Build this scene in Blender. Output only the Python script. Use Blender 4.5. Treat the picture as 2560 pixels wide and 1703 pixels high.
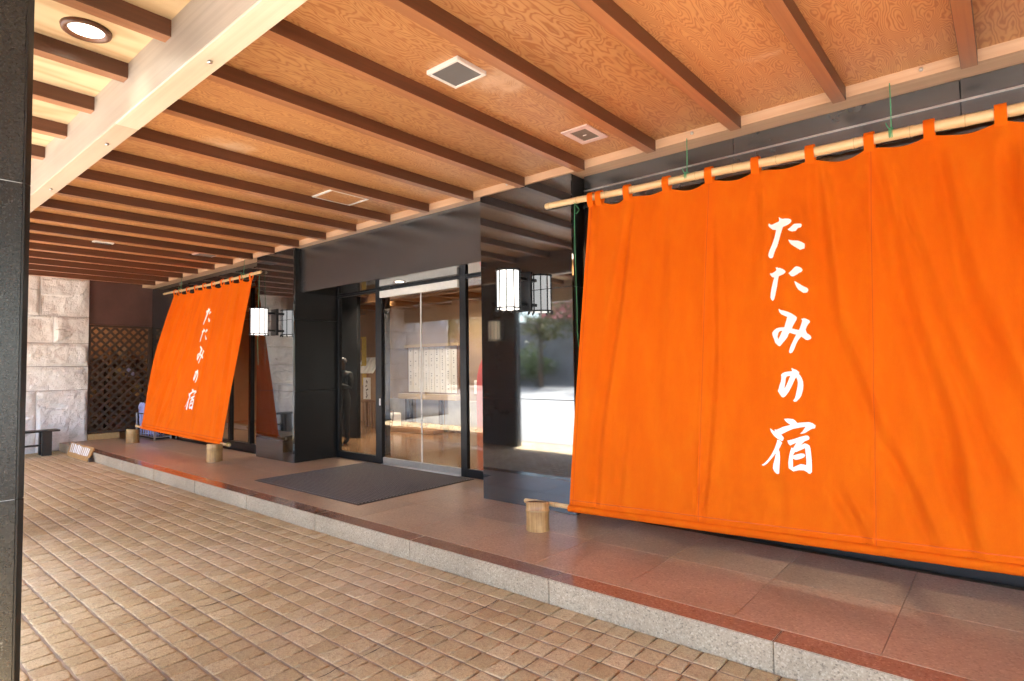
import bpy, bmesh, math, random
from mathutils import Vector, Matrix
from mathutils.geometry import delaunay_2d_cdt
from mathutils import noise as mnoise

random.seed(7)
for o in list(bpy.data.objects):
    bpy.data.objects.remove(o)
S = bpy.context.scene
COL = S.collection

# ------------------------------------------------------------------ camera
cam_d = bpy.data.cameras.new('camera')
cam = bpy.data.objects.new('camera', cam_d)
COL.objects.link(cam)
cam_d.sensor_width = 36.0
cam_d.lens = 36.0 * 1467.67 / 2560.0
cam_d.clip_start = 0.05
cam_d.clip_end = 600
_r = Vector((0.76291146, 0.64635562, -0.01380309))
_u = -Vector((-0.03879593, 0.02445912, -0.99894776))
_f = Vector((-0.64533789, 0.76264419, 0.04373611))
cam.matrix_world = Matrix(((_r.x, _u.x, -_f.x, 0.0), (_r.y, _u.y, -_f.y, 0.0), (_r.z, _u.z, -_f.z, 1.547), (0, 0, 0, 1)))
S.camera = cam
CAM = Vector((0, 0, 1.547))

def to_px(p):
    q = Vector(p) - CAM
    d = q.dot(_f)
    if d < 0.05:
        return None
    return (512 + 587.07 * q.dot(_r) / d, 340.5 - 587.07 * q.dot(_u) / d)

# ------------------------------------------------------------------ world, sun, exposure
SUN_EL = math.radians(56)
SUN_AZ = math.radians(-12)     # off the street axis, towards the left
W = bpy.data.worlds.new('World')
S.world = W
W.use_nodes = True
nt = W.node_tree
bg = nt.nodes['Background']
sky = nt.nodes.new('ShaderNodeTexSky')
sky.sky_type = 'NISHITA'
sky.sun_disc = False
sky.sun_elevation = SUN_EL
sky.sun_rotation = math.pi - SUN_AZ
sky.air_density = 1.0
sky.dust_density = 1.2
nt.links.new(sky.outputs[0], bg.inputs[0])
bg.inputs[1].default_value = 0.085
sun_d = bpy.data.lights.new('sun', 'SUN')
sun_d.energy = 5.0
sun_d.angle = math.radians(0.5)
sun_d.color = (1.0, 0.95, 0.87)
sun = bpy.data.objects.new('sun', sun_d)
COL.objects.link(sun)
_sd = Vector((math.sin(SUN_AZ) * math.cos(SUN_EL), -math.cos(SUN_AZ) * math.cos(SUN_EL), math.sin(SUN_EL)))
sun.rotation_euler = _sd.to_track_quat('Z', 'Y').to_euler()
S.view_settings.view_transform = 'Standard'
S.view_settings.look = 'None'
S.view_settings.exposure = 4.12
S.view_settings.gamma = 1.0
S.view_settings.use_curve_mapping = False
S.render.engine = 'CYCLES'
S.cycles.use_denoising = True
S.cycles.max_bounces = 7
S.cycles.diffuse_bounces = 4
S.cycles.glossy_bounces = 3
S.cycles.use_adaptive_sampling = True
S.cycles.adaptive_threshold = 0.03
S.cycles.transparent_max_bounces = 12
S.cycles.sample_clamp_indirect = 6.0
S.cycles.caustics_reflective = False
S.cycles.caustics_refractive = False

# ------------------------------------------------------------------ helpers
WL = {}

def link(name, data, parent=None, loc=(0, 0, 0), mat=None):
    o = bpy.data.objects.new(name, data)
    COL.objects.link(o)
    loc = Vector(loc)
    WL[o.name] = loc
    if parent is not None:
        o.parent = parent
        o.location = loc - WL[parent.name]
    else:
        o.location = loc
    if mat is not None and data is not None and len(data.materials) == 0:
        data.materials.append(mat)
    return o

def tag(o, label=None, cat=None, group=None, kind=None):
    if label: o['label'] = label
    if cat: o['category'] = cat
    if group: o['group'] = group
    if kind: o['kind'] = kind
    return o

def thing(name, label, cat, loc=(0, 0, 0), group=None):
    return tag(link(name, None, None, loc), label, cat, group)

_boxes = {}
def box_mesh(dx, dy, dz, bev, mat):
    k = (round(dx, 4), round(dy, 4), round(dz, 4), round(bev, 4), mat.name if mat else '')
    if k in _boxes:
        return _boxes[k]
    bm = bmesh.new()
    bmesh.ops.create_cube(bm, size=1.0)
    for v in bm.verts:
        v.co.x *= dx; v.co.y *= dy; v.co.z *= dz
    if bev > 0:
        bmesh.ops.bevel(bm, geom=bm.edges[:], offset=min(bev, .45 * min(dx, dy, dz)), segments=1, affect='EDGES')
    me = bpy.data.meshes.new('box')
    bm.to_mesh(me); bm.free()
    if mat: me.materials.append(mat)
    _boxes[k] = me
    return me

def box(name, x0, x1, y0, y1, z0, z1, mat, parent=None, bev=0.0):
    me = box_mesh(x1 - x0, y1 - y0, z1 - z0, bev, mat)
    return link(name, me, parent, ((x0 + x1) / 2, (y0 + y1) / 2, (z0 + z1) / 2))

def mesh_obj(name, verts, faces, mat, parent=None, loc=(0, 0, 0), smooth=False, rel=False):
    """verts in world coordinates unless rel"""
    L = Vector(loc)
    me = bpy.data.meshes.new(name)
    me.from_pydata([tuple(Vector(v) - L) if not rel else tuple(v) for v in verts], [], faces)
    if smooth:
        for p in me.polygons: p.use_smooth = True
    me.update()
    return link(name, me, parent, loc, mat)

def tube_data(pts, radii, n=8, cap=True):
    """a tube through pts; radii one per point"""
    V, F = [], []
    m = len(pts)
    pts = [Vector(p) for p in pts]
    prev = None
    for i, p in enumerate(pts):
        t = (pts[min(i + 1, m - 1)] - pts[max(i - 1, 0)])
        t = t.normalized() if t.length > 1e-9 else Vector((0, 0, 1))
        if prev is None:
            a = Vector((0, 0, 1)) if abs(t.z) < .9 else Vector((1, 0, 0))
            u = t.cross(a).normalized()
        else:
            u = (prev - t * prev.dot(t)).normalized()
        prev = u
        w = t.cross(u)
        r = radii[i] if hasattr(radii, '__len__') else radii
        for k in range(n):
            a = 2 * math.pi * k / n
            V.append(p + u * math.cos(a) * r + w * math.sin(a) * r)
    for i in range(m - 1):
        for k in range(n):
            a, b = i * n + k, i * n + (k + 1) % n
            F.append((a, a + n, b + n, b))
    if cap:
        F.append(tuple(range(n)))
        F.append(tuple((m - 1) * n + k for k in reversed(range(n))))
    return V, F

def tube(name, pts, radii, mat, parent=None, n=8, smooth=True, loc=None):
    V, F = tube_data(pts, radii, n)
    L = loc if loc is not None else (sum((Vector(p) for p in pts), Vector()) / len(pts))
    return mesh_obj(name, V, F, mat, parent, L, smooth)

def lathe(name, prof, c, mat, parent=None, n=24, smooth=True, axis='Z'):
    V, F = [], []
    for r, z in prof:
        for k in range(n):
            a = 2 * math.pi * k / n
            V.append(Vector((r * math.cos(a), r * math.sin(a), z)))
    m = len(prof)
    for i in range(m - 1):
        for k in range(n):
            a, b = i * n + k, i * n + (k + 1) % n
            F.append((a, b, b + n, a + n))
    F.append(tuple(reversed(range(n))))
    F.append(tuple((m - 1) * n + k for k in range(n)))
    return mesh_obj(name, V, F, mat, parent, c, smooth, rel=True)

def copy_tree(o, loc=None, parent=None, **props):
    c = o.copy()
    COL.objects.link(c)
    base = WL[o.name]
    new = Vector(loc) if loc is not None else base
    WL[c.name] = new
    c.parent = parent
    c.location = new - (WL[parent.name] if parent else Vector())
    for k, v in props.items(): c[k] = v
    for ch in [x for x in bpy.data.objects if x.parent == o]:
        copy_tree(ch, new + (WL[ch.name] - base), c)
    return c

# ------------------------------------------------------------------ materials
class M:
    def __init__(s, name):
        s.m = bpy.data.materials.new(name)
        s.m.use_nodes = True
        s.t = s.m.node_tree
        s.b = s.t.nodes['Principled BSDF']
        s.out = s.t.nodes['Material Output']
    def n(s, typ, **kw):
        x = s.t.nodes.new(typ)
        for k, v in kw.items():
            if k.startswith('i_'):
                x.inputs[int(k[2:]) if k[2:].isdigit() else k[2:]].default_value = v
            else:
                setattr(x, k, v)
        return x
    def l(s, a, b): s.t.links.new(a, b)
    def pos(s, scale=(1, 1, 1), obj=False, rnd=False):
        if obj:
            src = s.n('ShaderNodeTexCoord').outputs['Object']
        else:
            src = s.n('ShaderNodeNewGeometry').outputs['Position']
        mp = s.n('ShaderNodeMapping')
        mp.inputs['Scale'].default_value = scale
        s.l(src, mp.inputs['Vector'])
        if rnd:
            oi = s.n('ShaderNodeObjectInfo')
            mm = s.n('ShaderNodeVectorMath', operation='SCALE')
            mm.inputs[0].default_value = (37.0, 19.0, 53.0)
            s.l(oi.outputs['Random'], mm.inputs['Scale'])
            s.l(mm.outputs[0], mp.inputs['Location'])
        return mp.outputs[0]
    def noise(s, vec, scale, detail=4, rough=.55, dist=0.0):
        x = s.n('ShaderNodeTexNoise')
        x.inputs['Scale'].default_value = scale
        x.inputs['Detail'].default_value = detail
        x.inputs['Roughness'].default_value = rough
        x.inputs['Distortion'].default_value = dist
        if vec is not None: s.l(vec, x.inputs['Vector'])
        return x.outputs['Fac']
    def ramp(s, fac, stops, interp='LINEAR'):
        x = s.n('ShaderNodeValToRGB')
        x.color_ramp.interpolation = interp
        el = x.color_ramp.elements
        while len(el) < len(stops): el.new(.5)
        for e, (p, c) in zip(el, stops):
            e.position = p
            e.color = (c[0], c[1], c[2], 1) if hasattr(c, '__len__') else (c, c, c, 1)
        s.l(fac, x.inputs[0])
        return x.outputs[0]
    def mix(s, a, b, fac=.5, mode='MIX'):
        x = s.n('ShaderNodeMix', data_type='RGBA', blend_type=mode)
        for sock, v in ((x.inputs[0], fac), (x.inputs[6], a), (x.inputs[7], b)):
            if hasattr(v, 'is_linked') or hasattr(v, 'links'): s.l(v, sock)
            elif hasattr(v, '__len__'): sock.default_value = (v[0], v[1], v[2], 1)
            else: sock.default_value = v
        return x.outputs[2]
    def math(s, op, a, b=0.0, c=0.0):
        x = s.n('ShaderNodeMath', operation=op)
        for i, v in enumerate((a, b, c)):
            if hasattr(v, 'links'): s.l(v, x.inputs[i])
            else: x.inputs[i].default_value = v
        return x.outputs[0]
    def color(s, c):
        if hasattr(c, 'links'): s.l(c, s.b.inputs['Base Color'])
        else: s.b.inputs['Base Color'].default_value = (c[0], c[1], c[2], 1)
        return s
    def set(s, **kw):
        for k, v in kw.items():
            sock = s.b.inputs[k.replace('_', ' ')]
            if hasattr(v, 'links'): s.l(v, sock)
            else: sock.default_value = v
        return s
    def bump(s, h, strength=.3, dist=.01):
        x = s.n('ShaderNodeBump')
        x.inputs['Strength'].default_value = strength
        x.inputs['Distance'].default_value = dist
        s.l(h, x.inputs['Height'])
        s.l(x.outputs[0], s.b.inputs['Normal'])
        return s

def plain(name, c, rough=.6, var=.12, scale=8.0, metal=0.0, bump=0.0, **kw):
    m = M(name)
    v = m.pos(rnd=True)
    f = m.noise(v, scale, 5)
    m.color(m.ramp(f, [(.25, tuple(x * (1 - var) for x in c)), (.75, tuple(min(1, x * (1 + var)) for x in c))]))
    f2 = m.noise(v, scale * 4, 3)
    r = m.math('MULTIPLY_ADD', f2, .16, rough - .08)
    m.set(Roughness=r, Metallic=metal, **kw)
    if bump: m.bump(f2, bump, .004)
    return m.m

def figured_wood(name, light, dark, yscale=.35, xscale=2.2, freq=34.0, rough=.42, streak=.5, coat=.25):
    """rotary-cut plywood: contour lines of a stretched noise field"""
    m = M(name)
    v = m.pos((xscale, yscale, xscale), rnd=True)
    f = m.noise(v, 1.35, 2.5, .5, .25)
    oi0 = m.n('ShaderNodeObjectInfo')
    fr = m.math('MULTIPLY_ADD', oi0.outputs['Random'], freq * 2.2, freq * 1.9)
    lines = m.math('SINE', m.math('MULTIPLY', f, fr))
    lines = m.math('MULTIPLY_ADD', lines, .5, .5)
    wob = m.noise(m.pos((30, 1.6, 30), rnd=True), 1.0, 4, .6)
    broad = m.noise(m.pos((1.2, .5, 1.2), rnd=True), 1.0, 3)
    k = m.math('MULTIPLY_ADD', wob, streak, m.math('MULTIPLY', m.math('POWER', lines, 2.2), .75))
    k = m.math('MULTIPLY_ADD', broad, .5, m.math('SUBTRACT', k, .3))
    c = m.ramp(k, [(.12, light), (.5, tuple((a * .6 + b * .4) for a, b in zip(light, dark))), (1.0, dark)])
    oi = m.n('ShaderNodeObjectInfo')
    c = m.mix(c, m.ramp(oi.outputs['Random'], [(0, .84), (.5, 1.0), (1, 1.08)]), 1.0, 'MULTIPLY')
    lit_patch = m.noise(m.pos((1.1, 1.1, 1.1), rnd=True), 1.0, 5, .6, .3)
    c = m.mix(c, (.74, .54, .38), m.math('MULTIPLY', m.ramp(lit_patch, [(.63, 0.0), (.72, 1.0)]), .6))  # pale patches: reflected light painted into the plywood colour
    m.color(c)
    m.set(Roughness=m.math('MULTIPLY_ADD', broad, .25, rough - .12))
    m.b.inputs['Coat Weight'].default_value = coat
    m.b.inputs['Coat Roughness'].default_value = .28
    m.bump(k, .12, .003)
    return m.m

def straight_wood(name, light, dark, axis='Y', rough=.5, coat=0.0, fine=1.0):
    m = M(name)
    sc = {'X': (.5, 26, 26), 'Y': (26, .5, 26), 'Z': (26, 26, .5)}[axis]
    v = m.pos(sc, rnd=True)
    f = m.noise(v, 1.0 * fine, 6, .62, .4)
    g = m.noise(m.pos((1.5, 1.5, 1.5), rnd=True), 1.0, 3)
    k = m.math('MULTIPLY_ADD', g, .35, m.math('MULTIPLY', f, .75))
    oi = m.n('ShaderNodeObjectInfo')
    c = m.ramp(k, [(.32, dark), (.72, light)])
    c = m.mix(c, m.ramp(oi.outputs['Random'], [(0, .80), (.5, 1.0), (1, 1.16)]), 1.0, 'MULTIPLY')
    m.color(c)
    m.set(Roughness=m.math('MULTIPLY_ADD', f, .2, rough - .1))
    if coat:
        m.b.inputs['Coat Weight'].default_value = coat
        m.b.inputs['Coat Roughness'].default_value = .25
    m.bump(f, .15, .003)
    return m.m

def granite(name, base, dark, pale, scale=160.0, rough=.1, amt_d=.42, amt_p=.62, ior=1.55, bump=0.0, rvar=.05, soil=0.0, tint=None, flecks=False):
    m = M(name)
    v = m.pos(rnd=True)
    a = m.n('ShaderNodeTexVoronoi'); a.inputs['Scale'].default_value = scale
    m.l(v, a.inputs['Vector'])
    cell = m.n('ShaderNodeSeparateColor'); m.l(a.outputs['Color'], cell.inputs[0])
    f = m.noise(v, scale * .9, 3, .6)
    k = m.math('MULTIPLY_ADD', cell.outputs[0], .6, m.math('MULTIPLY', f, .4))
    c = m.ramp(k, [(.0, dark), (amt_d, base), (amt_p, base), (1.0, pale)])
    g = m.noise(v, 1.6, 5, .6)
    c = m.mix(c, m.ramp(g, [(.3, .8), (.7, 1.12)]), 1.0, 'MULTIPLY')
    if soil:
        d = m.noise(v, 3.4, 7, .7, .6)
        c = m.mix(c, tuple(x * .45 for x in base), m.math('MULTIPLY', m.ramp(d, [(.48, 0.0), (.75, 1.0)]), soil))
    m.color(c)
    m.set(Roughness=m.math('MULTIPLY_ADD', g, rvar * 2, rough - rvar), IOR=ior)
    if tint: m.b.inputs['Specular Tint'].default_value = (*tint, 1)
    if flecks:
        fk = m.noise(v, 26, 5, .7)
        c = m.mix(c, (.20, .19, .18), m.math('MULTIPLY', m.ramp(fk, [(.66, 0.0), (.72, 1.0)]), .6)); m.color(c)
    if bump: m.bump(k, bump, .003)
    return m.m

MAT = {}
MAT['ply'] = figured_wood('ceiling_plywood', (.62, .335, .142), (.42, .17, .062), 1.3, 5.0, 58, .45, .75, .15)
MAT['ply_pale'] = figured_wood('ceiling_plywood_pale', (.66, .49, .31), (.52, .35, .20), .25, 1.2, 20, .5, .5, .05)
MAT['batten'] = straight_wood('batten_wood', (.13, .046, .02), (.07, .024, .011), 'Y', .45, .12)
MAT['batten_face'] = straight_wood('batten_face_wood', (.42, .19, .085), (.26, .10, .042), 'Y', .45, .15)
MAT['trim'] = straight_wood('trim_wood', (.64, .42, .27), (.50, .29, .17), 'X', .5, .1)
MAT['beam'] = straight_wood('beam_wood', (.56, .48, .405), (.40, .33, .27), 'X', .5, .05)
MAT['beam_lit'] = straight_wood('beam_cover_lit', (.70, .62, .50), (.54, .46, .35), 'X', .42, .1)  # paler tone stands in for sun reflected onto the beam underside
MAT['beam_tan'] = straight_wood('beam_cover_tan', (.60, .47, .365), (.49, .37, .275), 'X', .42, .1)
MAT['black'] = granite('black_granite', (.016, .0155, .016), (.006, .006, .006), (.055, .055, .06), 260, .04, .5, .78, 2.4, 0, .015, 0, (.9, .95, 1.0))
MAT['black_rough'] = granite('black_granite_column', (.015, .015, .015), (.005, .005, .005), (.06, .06, .06), 200, .26, .4, .7, 1.5, .1, .06, 0, None, True)
MAT['black_honed'] = granite('black_granite_honed', (.016, .015, .015), (.008, .008, .008), (.045, .045, .045), 260, .25, .5, .75, 2.7, 0, .012, 0, (.80, .90, 1.0))
MAT['black_side'] = granite('black_granite_side', (.014, .0135, .0135), (.006, .006, .006), (.045, .045, .045), 240, .28, .5, .75, 1.45, 0, .015)
MAT['slab'] = granite('platform_granite', (.40, .27, .18), (.17, .105, .07), (.60, .44, .31), 95, .36, .35, .65, 1.5, .05, .06, .0)
MAT['red'] = granite('red_granite', (.26, .145, .10), (.12, .055, .038), (.44, .27, .19), 100, .15, .35, .65, 1.6, 0, .05, .0)
MAT['kerb'] = granite('kerb_granite', (.40, .315, .215), (.055, .042, .03), (.64, .53, .39), 120, .75, .36, .6, 1.45, .35, .05, .12)
MAT['metal_dark'] = plain('dark_metal', (.018, .018, .02), .35, .2, 20, .6)
MAT['steel'] = plain('brushed_steel', (.62, .6, .58), .32, .08, 30, 1.0)
MAT['white_metal'] = plain('white_metal', (.78, .76, .74), .4, .05, 20)
MAT['mesh_grey'] = plain('speaker_grille', (.16, .16, .165), .6, .15, 300, 0, .5)
MAT['pink_metal'] = plain('hatch_frame', (.72, .55, .52), .5, .06, 20)
MAT['grey_plate'] = plain('hatch_plate', (.20, .165, .135), .5, .1, 30)
MAT['lattice'] = straight_wood('lattice_wood', (.075, .042, .028), (.035, .02, .014), 'Z', .5)
MAT['maroon'] = plain('maroon_wall', (.10, .045, .035), .45, .25, 3)
MAT['bench'] = straight_wood('bench_wood', (.028, .026, .026), (.012, .011, .011), 'Y', .45)
MAT['bulb'] = None
def emit(name, c, s):
    m = M(name)
    m.color(c)
    m.b.inputs['Emission Color'].default_value = (c[0], c[1], c[2], 1)
    m.b.inputs['Emission Strength'].default_value = s
    return m.m
MAT['shade'] = emit('lantern_paper', (1.0, .96, .90), .16)
MAT['shade_far'] = emit('lantern_paper_far', (1.0, .96, .92), .11)
MAT['shade_small'] = emit('lantern_paper_warm', (1.0, .80, .55), .07)
MAT['downlight'] = emit('downlight_glass', (1.0, .90, .70), .8)
MAT['lobby_lamp'] = emit('lobby_lamp_glass', (1.0, .85, .64), 1.6)
def thin_glass(name, tint=(.93, .95, .94), base=.075):
    m = M(name)
    lw = m.n('ShaderNodeLayerWeight')
    fac = m.math('MULTIPLY_ADD', m.math('POWER', lw.outputs['Facing'], 5.0), .9, base)
    tr = m.n('ShaderNodeBsdfTransparent'); tr.inputs[0].default_value = (*tint, 1)
    gl = m.n('ShaderNodeBsdfGlossy'); gl.inputs['Roughness'].default_value = 0.0
    mx = m.n('ShaderNodeMixShader')
    m.l(fac, mx.inputs[0]); m.l(tr.outputs[0], mx.inputs[1]); m.l(gl.outputs[0], mx.inputs[2])
    m.l(mx.outputs[0], m.out.inputs[0])
    return m.m
MAT['glass'] = thin_glass('door_glass', (.93, .95, .94), .10)
MAT['glass_dark'] = thin_glass('window_glass', (.55, .52, .5), .09)

def bamboo(name, light, dark, axis='X'):
    m = M(name)
    sc = {'X': (3, 60, 60), 'Z': (60, 60, 3)}[axis]
    f = m.noise(m.pos(sc, rnd=True), 1.0, 4, .6)
    g = m.noise(m.pos((6, 6, 6), rnd=True), 1.0, 3)
    k = m.math('MULTIPLY_ADD', g, .6, m.math('MULTIPLY', f, .5))
    m.color(m.ramp(k, [(.3, dark), (.75, light)]))
    m.set(Roughness=.36)
    return m.m
MAT['bamboo'] = bamboo('bamboo_pole', (.72, .53, .29), (.58, .38, .17))
MAT['bamboo_node'] = plain('bamboo_node', (.40, .26, .12), .5)
MAT['stump'] = bamboo('bamboo_stump', (.60, .38, .15), (.22, .09, .03), 'Z')
MAT['stump_in'] = plain('bamboo_inside', (.17, .08, .035), .7, .25, 12)
MAT['cord'] = plain('green_cord', (.07, .30, .14), .7)
MAT['cord_y'] = plain('yellow_cord', (.35, .30, .06), .7)

def cloth_mat():
    m = M('orange_cloth')
    v = m.pos((1, 1, 1), obj=True)
    w1 = m.n('ShaderNodeTexWave', bands_direction='X'); w1.inputs['Scale'].default_value = 190
    w2 = m.n('ShaderNodeTexWave', bands_direction='Z'); w2.inputs['Scale'].default_value = 190
    w1.inputs['Distortion'].default_value = 1.0; w2.inputs['Distortion'].default_value = 1.0
    m.l(v, w1.inputs['Vector']); m.l(v, w2.inputs['Vector'])
    weave = m.math('ADD', w1.outputs['Fac'], w2.outputs['Fac'])
    g = m.noise(m.pos((7, 7, 1.3)), 1.0, 6, .65)
    th = m.noise(m.pos((420, 420, 6)), 1.0, 2, .6)
    g = m.math('MULTIPLY_ADD', th, .35, m.math('MULTIPLY', g, .75))
    m.color(m.ramp(g, [(.2, (.86, .122, .003)), (.55, (.93, .163, .004)), (.85, (.96, .215, .006))]))
    m.set(Roughness=.85)
    m.b.inputs['Specular IOR Level'].default_value = .12
    cre = m.noise(m.pos((9, 9, 5)), 1.0, 6, .62, 1.2)
    h = m.math('MULTIPLY_ADD', cre, 6.0, weave)
    m.bump(h, .55, .0016)
    tl = m.n('ShaderNodeBsdfTranslucent'); tl.inputs[0].default_value = (.9, .13, .004, 1)
    mx = m.n('ShaderNodeMixShader'); mx.inputs[0].default_value = .18
    m.l(m.b.outputs[0], mx.inputs[1]); m.l(tl.outputs[0], mx.inputs[2])
    m.l(mx.outputs[0], m.out.inputs[0])
    return m.m
MAT['cloth'] = cloth_mat()
MAT['ink'] = plain('white_print', (.86, .84, .82), .8, .03, 20)
MAT['stitch'] = plain('orange_stitch', (.72, .095, .004), .9)

def tile_mat():
    m = M('drive_tile')
    geo = m.n('ShaderNodeNewGeometry')
    oi = m.n('ShaderNodeObjectInfo')
    r = m.math('FRACT', m.math('ADD', geo.outputs['Random Per Island'], m.math('MULTIPLY', oi.outputs['Random'], 7.31)))
    base = m.ramp(r, [(0, (.40, .295, .155)), (.25, (.48, .37, .205)), (.5, (.43, .32, .17)), (.75, (.54, .425, .25)), (1, (.46, .355, .20))])
    v = m.pos()
    sp = m.noise(v, 150, 3, .7)
    bl = m.noise(v, 55, 6, .72, .6)
    lg = m.noise(v, .62, 5, .6)
    md = m.noise(v, 6.5, 5, .62)
    c = m.mix(base, m.ramp(sp, [(.3, .72), (.7, 1.24)]), 1.0, 'MULTIPLY')
    c = m.mix(c, (.20, .11, .06), m.math('MULTIPLY', m.ramp(bl, [(.50, 0.0), (.62, 1.0)]), .50))
    c = m.mix(c, (.30, .19, .105), m.math('MULTIPLY', m.ramp(md, [(.50, 0.0), (.70, 1.0)]), .38))
    c = m.mix(c, (.60, .47, .345), m.math('MULTIPLY', m.ramp(lg, [(.48, 0.0), (.70, 1.0)]), .40))
    m.color(c)
    m.set(Roughness=m.math('MULTIPLY_ADD', bl, .25, .55))
    m.b.inputs['Specular IOR Level'].default_value = .35
    h = m.math('MULTIPLY_ADD', bl, 1.0, m.math('MULTIPLY', sp, .5))
    m.bump(h, .7, .008)
    return m.m
MAT['tile'] = tile_mat()
MAT['grout'] = plain('drive_mortar', (.12, .082, .055), .85, .3, 14, 0, .4)
MAT['grout_line'] = plain('drive_joint', (.27, .205, .145), .85, .35, 9, 0, .5)

def asphalt_mat():
    m = M('asphalt')
    v = m.pos()
    a = m.noise(v, 140, 3, .7)
    b = m.noise(v, .35, 5, .6)
    k = m.math('MULTIPLY_ADD', a, .5, m.math('MULTIPLY', b, .6))
    m.color(m.ramp(k, [(.3, (.15, .148, .145)), (.8, (.27, .262, .25))]))
    m.set(Roughness=.85)
    return m.m
MAT['asphalt'] = asphalt_mat()
MAT['line'] = plain('road_paint', (.75, .74, .70), .7)

def stone_mat():
    m = M('rock_faced_stone')
    v = m.pos(rnd=False)
    a = m.noise(v, 2.2, 6, .62, .5)
    b = m.noise(v, 60, 4, .7)
    c = m.ramp(m.math('MULTIPLY_ADD', a, .7, m.math('MULTIPLY', b, .3)), [(.3, (.62, .61, .60)), (.55, (.80, .79, .785)), (.8, (.86, .855, .85))])
    cr = m.noise(v, 9.0, 8, .7, .4)
    st = m.noise(v, 1.1, 7, .68, .8)
    c = m.mix(c, (.42, .34, .30), m.math('MULTIPLY', m.ramp(st, [(.58, 0.0), (.74, 1.0)]), .40))
    m.color(c)
    m.set(Roughness=.88)
    m.bump(m.math('MULTIPLY_ADD', cr, 1.0, m.math('MULTIPLY', b, .5)), .8, .03)
    return m.m
MAT['stone'] = stone_mat()
MAT['joint'] = plain('stone_joint', (.12, .09, .075), .9)

def mat_mat():
    m = M('door_mat_pile')
    v = m.pos()
    w1 = m.n('ShaderNodeTexWave', bands_direction='X'); w1.inputs['Scale'].default_value = 9
    w2 = m.n('ShaderNodeTexWave', bands_direction='Y'); w2.inputs['Scale'].default_value = 7
    for w in (w1, w2):
        w.inputs['Distortion'].default_value = 1.5; w.inputs['Detail Scale'].default_value = 8
        m.l(v, w.inputs['Vector'])
    k = m.math('MULTIPLY', w1.outputs['Fac'], w2.outputs['Fac'])
    n = m.noise(v, 180, 3, .7)
    kk = m.math('MULTIPLY_ADD', n, .5, m.math('MULTIPLY', k, .6))
    m.color(m.ramp(kk, [(.2, (.030, .028, .029)), (.75, (.27, .235, .225))]))
    m.set(Roughness=.95)
    m.bump(kk, .9, .012)
    return m.m
MAT['mat'] = mat_mat()
MAT['rubber'] = plain('mat_edge', (.05, .032, .026), .7)
MAT['lobby_floor'] = granite('lobby_floor_stone', (.25, .14, .075), (.17, .09, .05), (.34, .2, .11), 90, .16, .35, .65, 1.5)
MAT['lobby_wall'] = plain('lobby_plaster', (.34, .225, .14), .7, .1, 3)
MAT['lobby_wood'] = straight_wood('lobby_wood', (.34, .175, .08), (.20, .095, .042), 'Y', .4, .2)
MAT['pale_wood'] = straight_wood('pale_timber', (.60, .42, .20), (.46, .29, .12), 'X', .5)
MAT['paper'] = plain('white_paper', (.80, .79, .78), .8, .03)
MAT['inkblack'] = plain('ink', (.05, .045, .05), .8)
MAT['blue'] = plain('umbrella_cloth', (.42, .44, .78), .75, .2, 30)
MAT['leaf'] = None

# ================================================================== SETTING
YK, YS, YM, YP, YW, YL, YD = 3.125, 3.295, 4.015, 4.597, 4.789, 4.6955, 5.364
HP, ZT, ZL = 0.150, 3.385, 2.707

ground = tag(mesh_obj('ground', [(-220, -260, -.035), (220, -260, -.035), (220, 180, -.035), (-220, 180, -.035)], [(0, 1, 2, 3)], MAT['asphalt']), kind='structure')
driveway = tag(box('driveway', -14.42, 14.0, -.35, YK, -.06, -.009, MAT['grout']), kind='structure')

# ---- drive tiles: hand-cut squares in a grid, every top uneven
def tile_verts(cx, cy, hx, hy, top, rng, ch=.0030):
    """irregular slab: 8 outline points, a chamfer and a flat top"""
    V, F = [], []
    out = []
    for (sx, sy) in ((-1, -1), (0, -1), (1, -1), (1, 0), (1, 1), (0, 1), (-1, 1), (-1, 0)):
        j = .0042
        out.append((cx + sx * (hx + rng.uniform(-j, j * .4)), cy + sy * (hy + rng.uniform(-j, j * .4))))
    tz = [top + rng.uniform(-.0012, .0012) for _ in out]
    for (x, y) in out: V.append((x, y, top - .03))
    for (x, y), z in zip(out, tz): V.append((x, y, z - ch * .8))
    for (x, y), z in zip(out, tz):
        V.append((x + (cx - x) * ch / max(hx, .02) * 1.1, y + (cy - y) * ch / max(hy, .02) * 1.1, z))
    for (x, y), z in zip(out, tz):
        V.append((x + (cx - x) * .26, y + (cy - y) * .24, z + .0003))
    for k in range(8):
        a, b = k, (k + 1) % 8
        F.append((a, b, b + 8, a + 8)); F.append((a + 8, b + 8, b + 16, a + 16)); F.append((a + 16, b + 16, b + 24, a + 24))
    F.append(tuple(range(24, 32)))
    return V, F

TX, TY = .1325, .1490
cells = []
for iy in range(0, 22):
    yc = YK - .008 - TY * (iy + .5)
    if yc < -.2: break
    x = -14.36 + random.Random(iy * 7 + 1).uniform(-.013, .013)
    while x < 1.7:
        cells.append((x, yc))
        x += TX
    box('joint_line', -14.4, 13.9, yc - TY / 2 - .008, yc - TY / 2 + .008, -.0088, -.0032, MAT['grout_line'], driveway)
def tile_rank(c):
    p = to_px((c[0], c[1], 0))
    if p is None or not (-4 < p[0] < 1028 and 0 < p[1] < 690): return 1e9
    if c[1] < .5 and c[0] < -2.6: return 1e9
    return (Vector((c[0], c[1], 0)) - CAM).length
cells.sort(key=tile_rank)
rng = random.Random(3)
variants = []
for k in range(14):
    V, F = tile_verts(0, 0, TX / 2 - .0030, TY / 2 - .0056, 0, rng)
    me = bpy.data.meshes.new('paving_tile')
    me.from_pydata(V, [], F); me.update(); me.materials.append(MAT['tile'])
    for q_ in me.polygons: q_.use_smooth = True
    variants.append(me)
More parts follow.
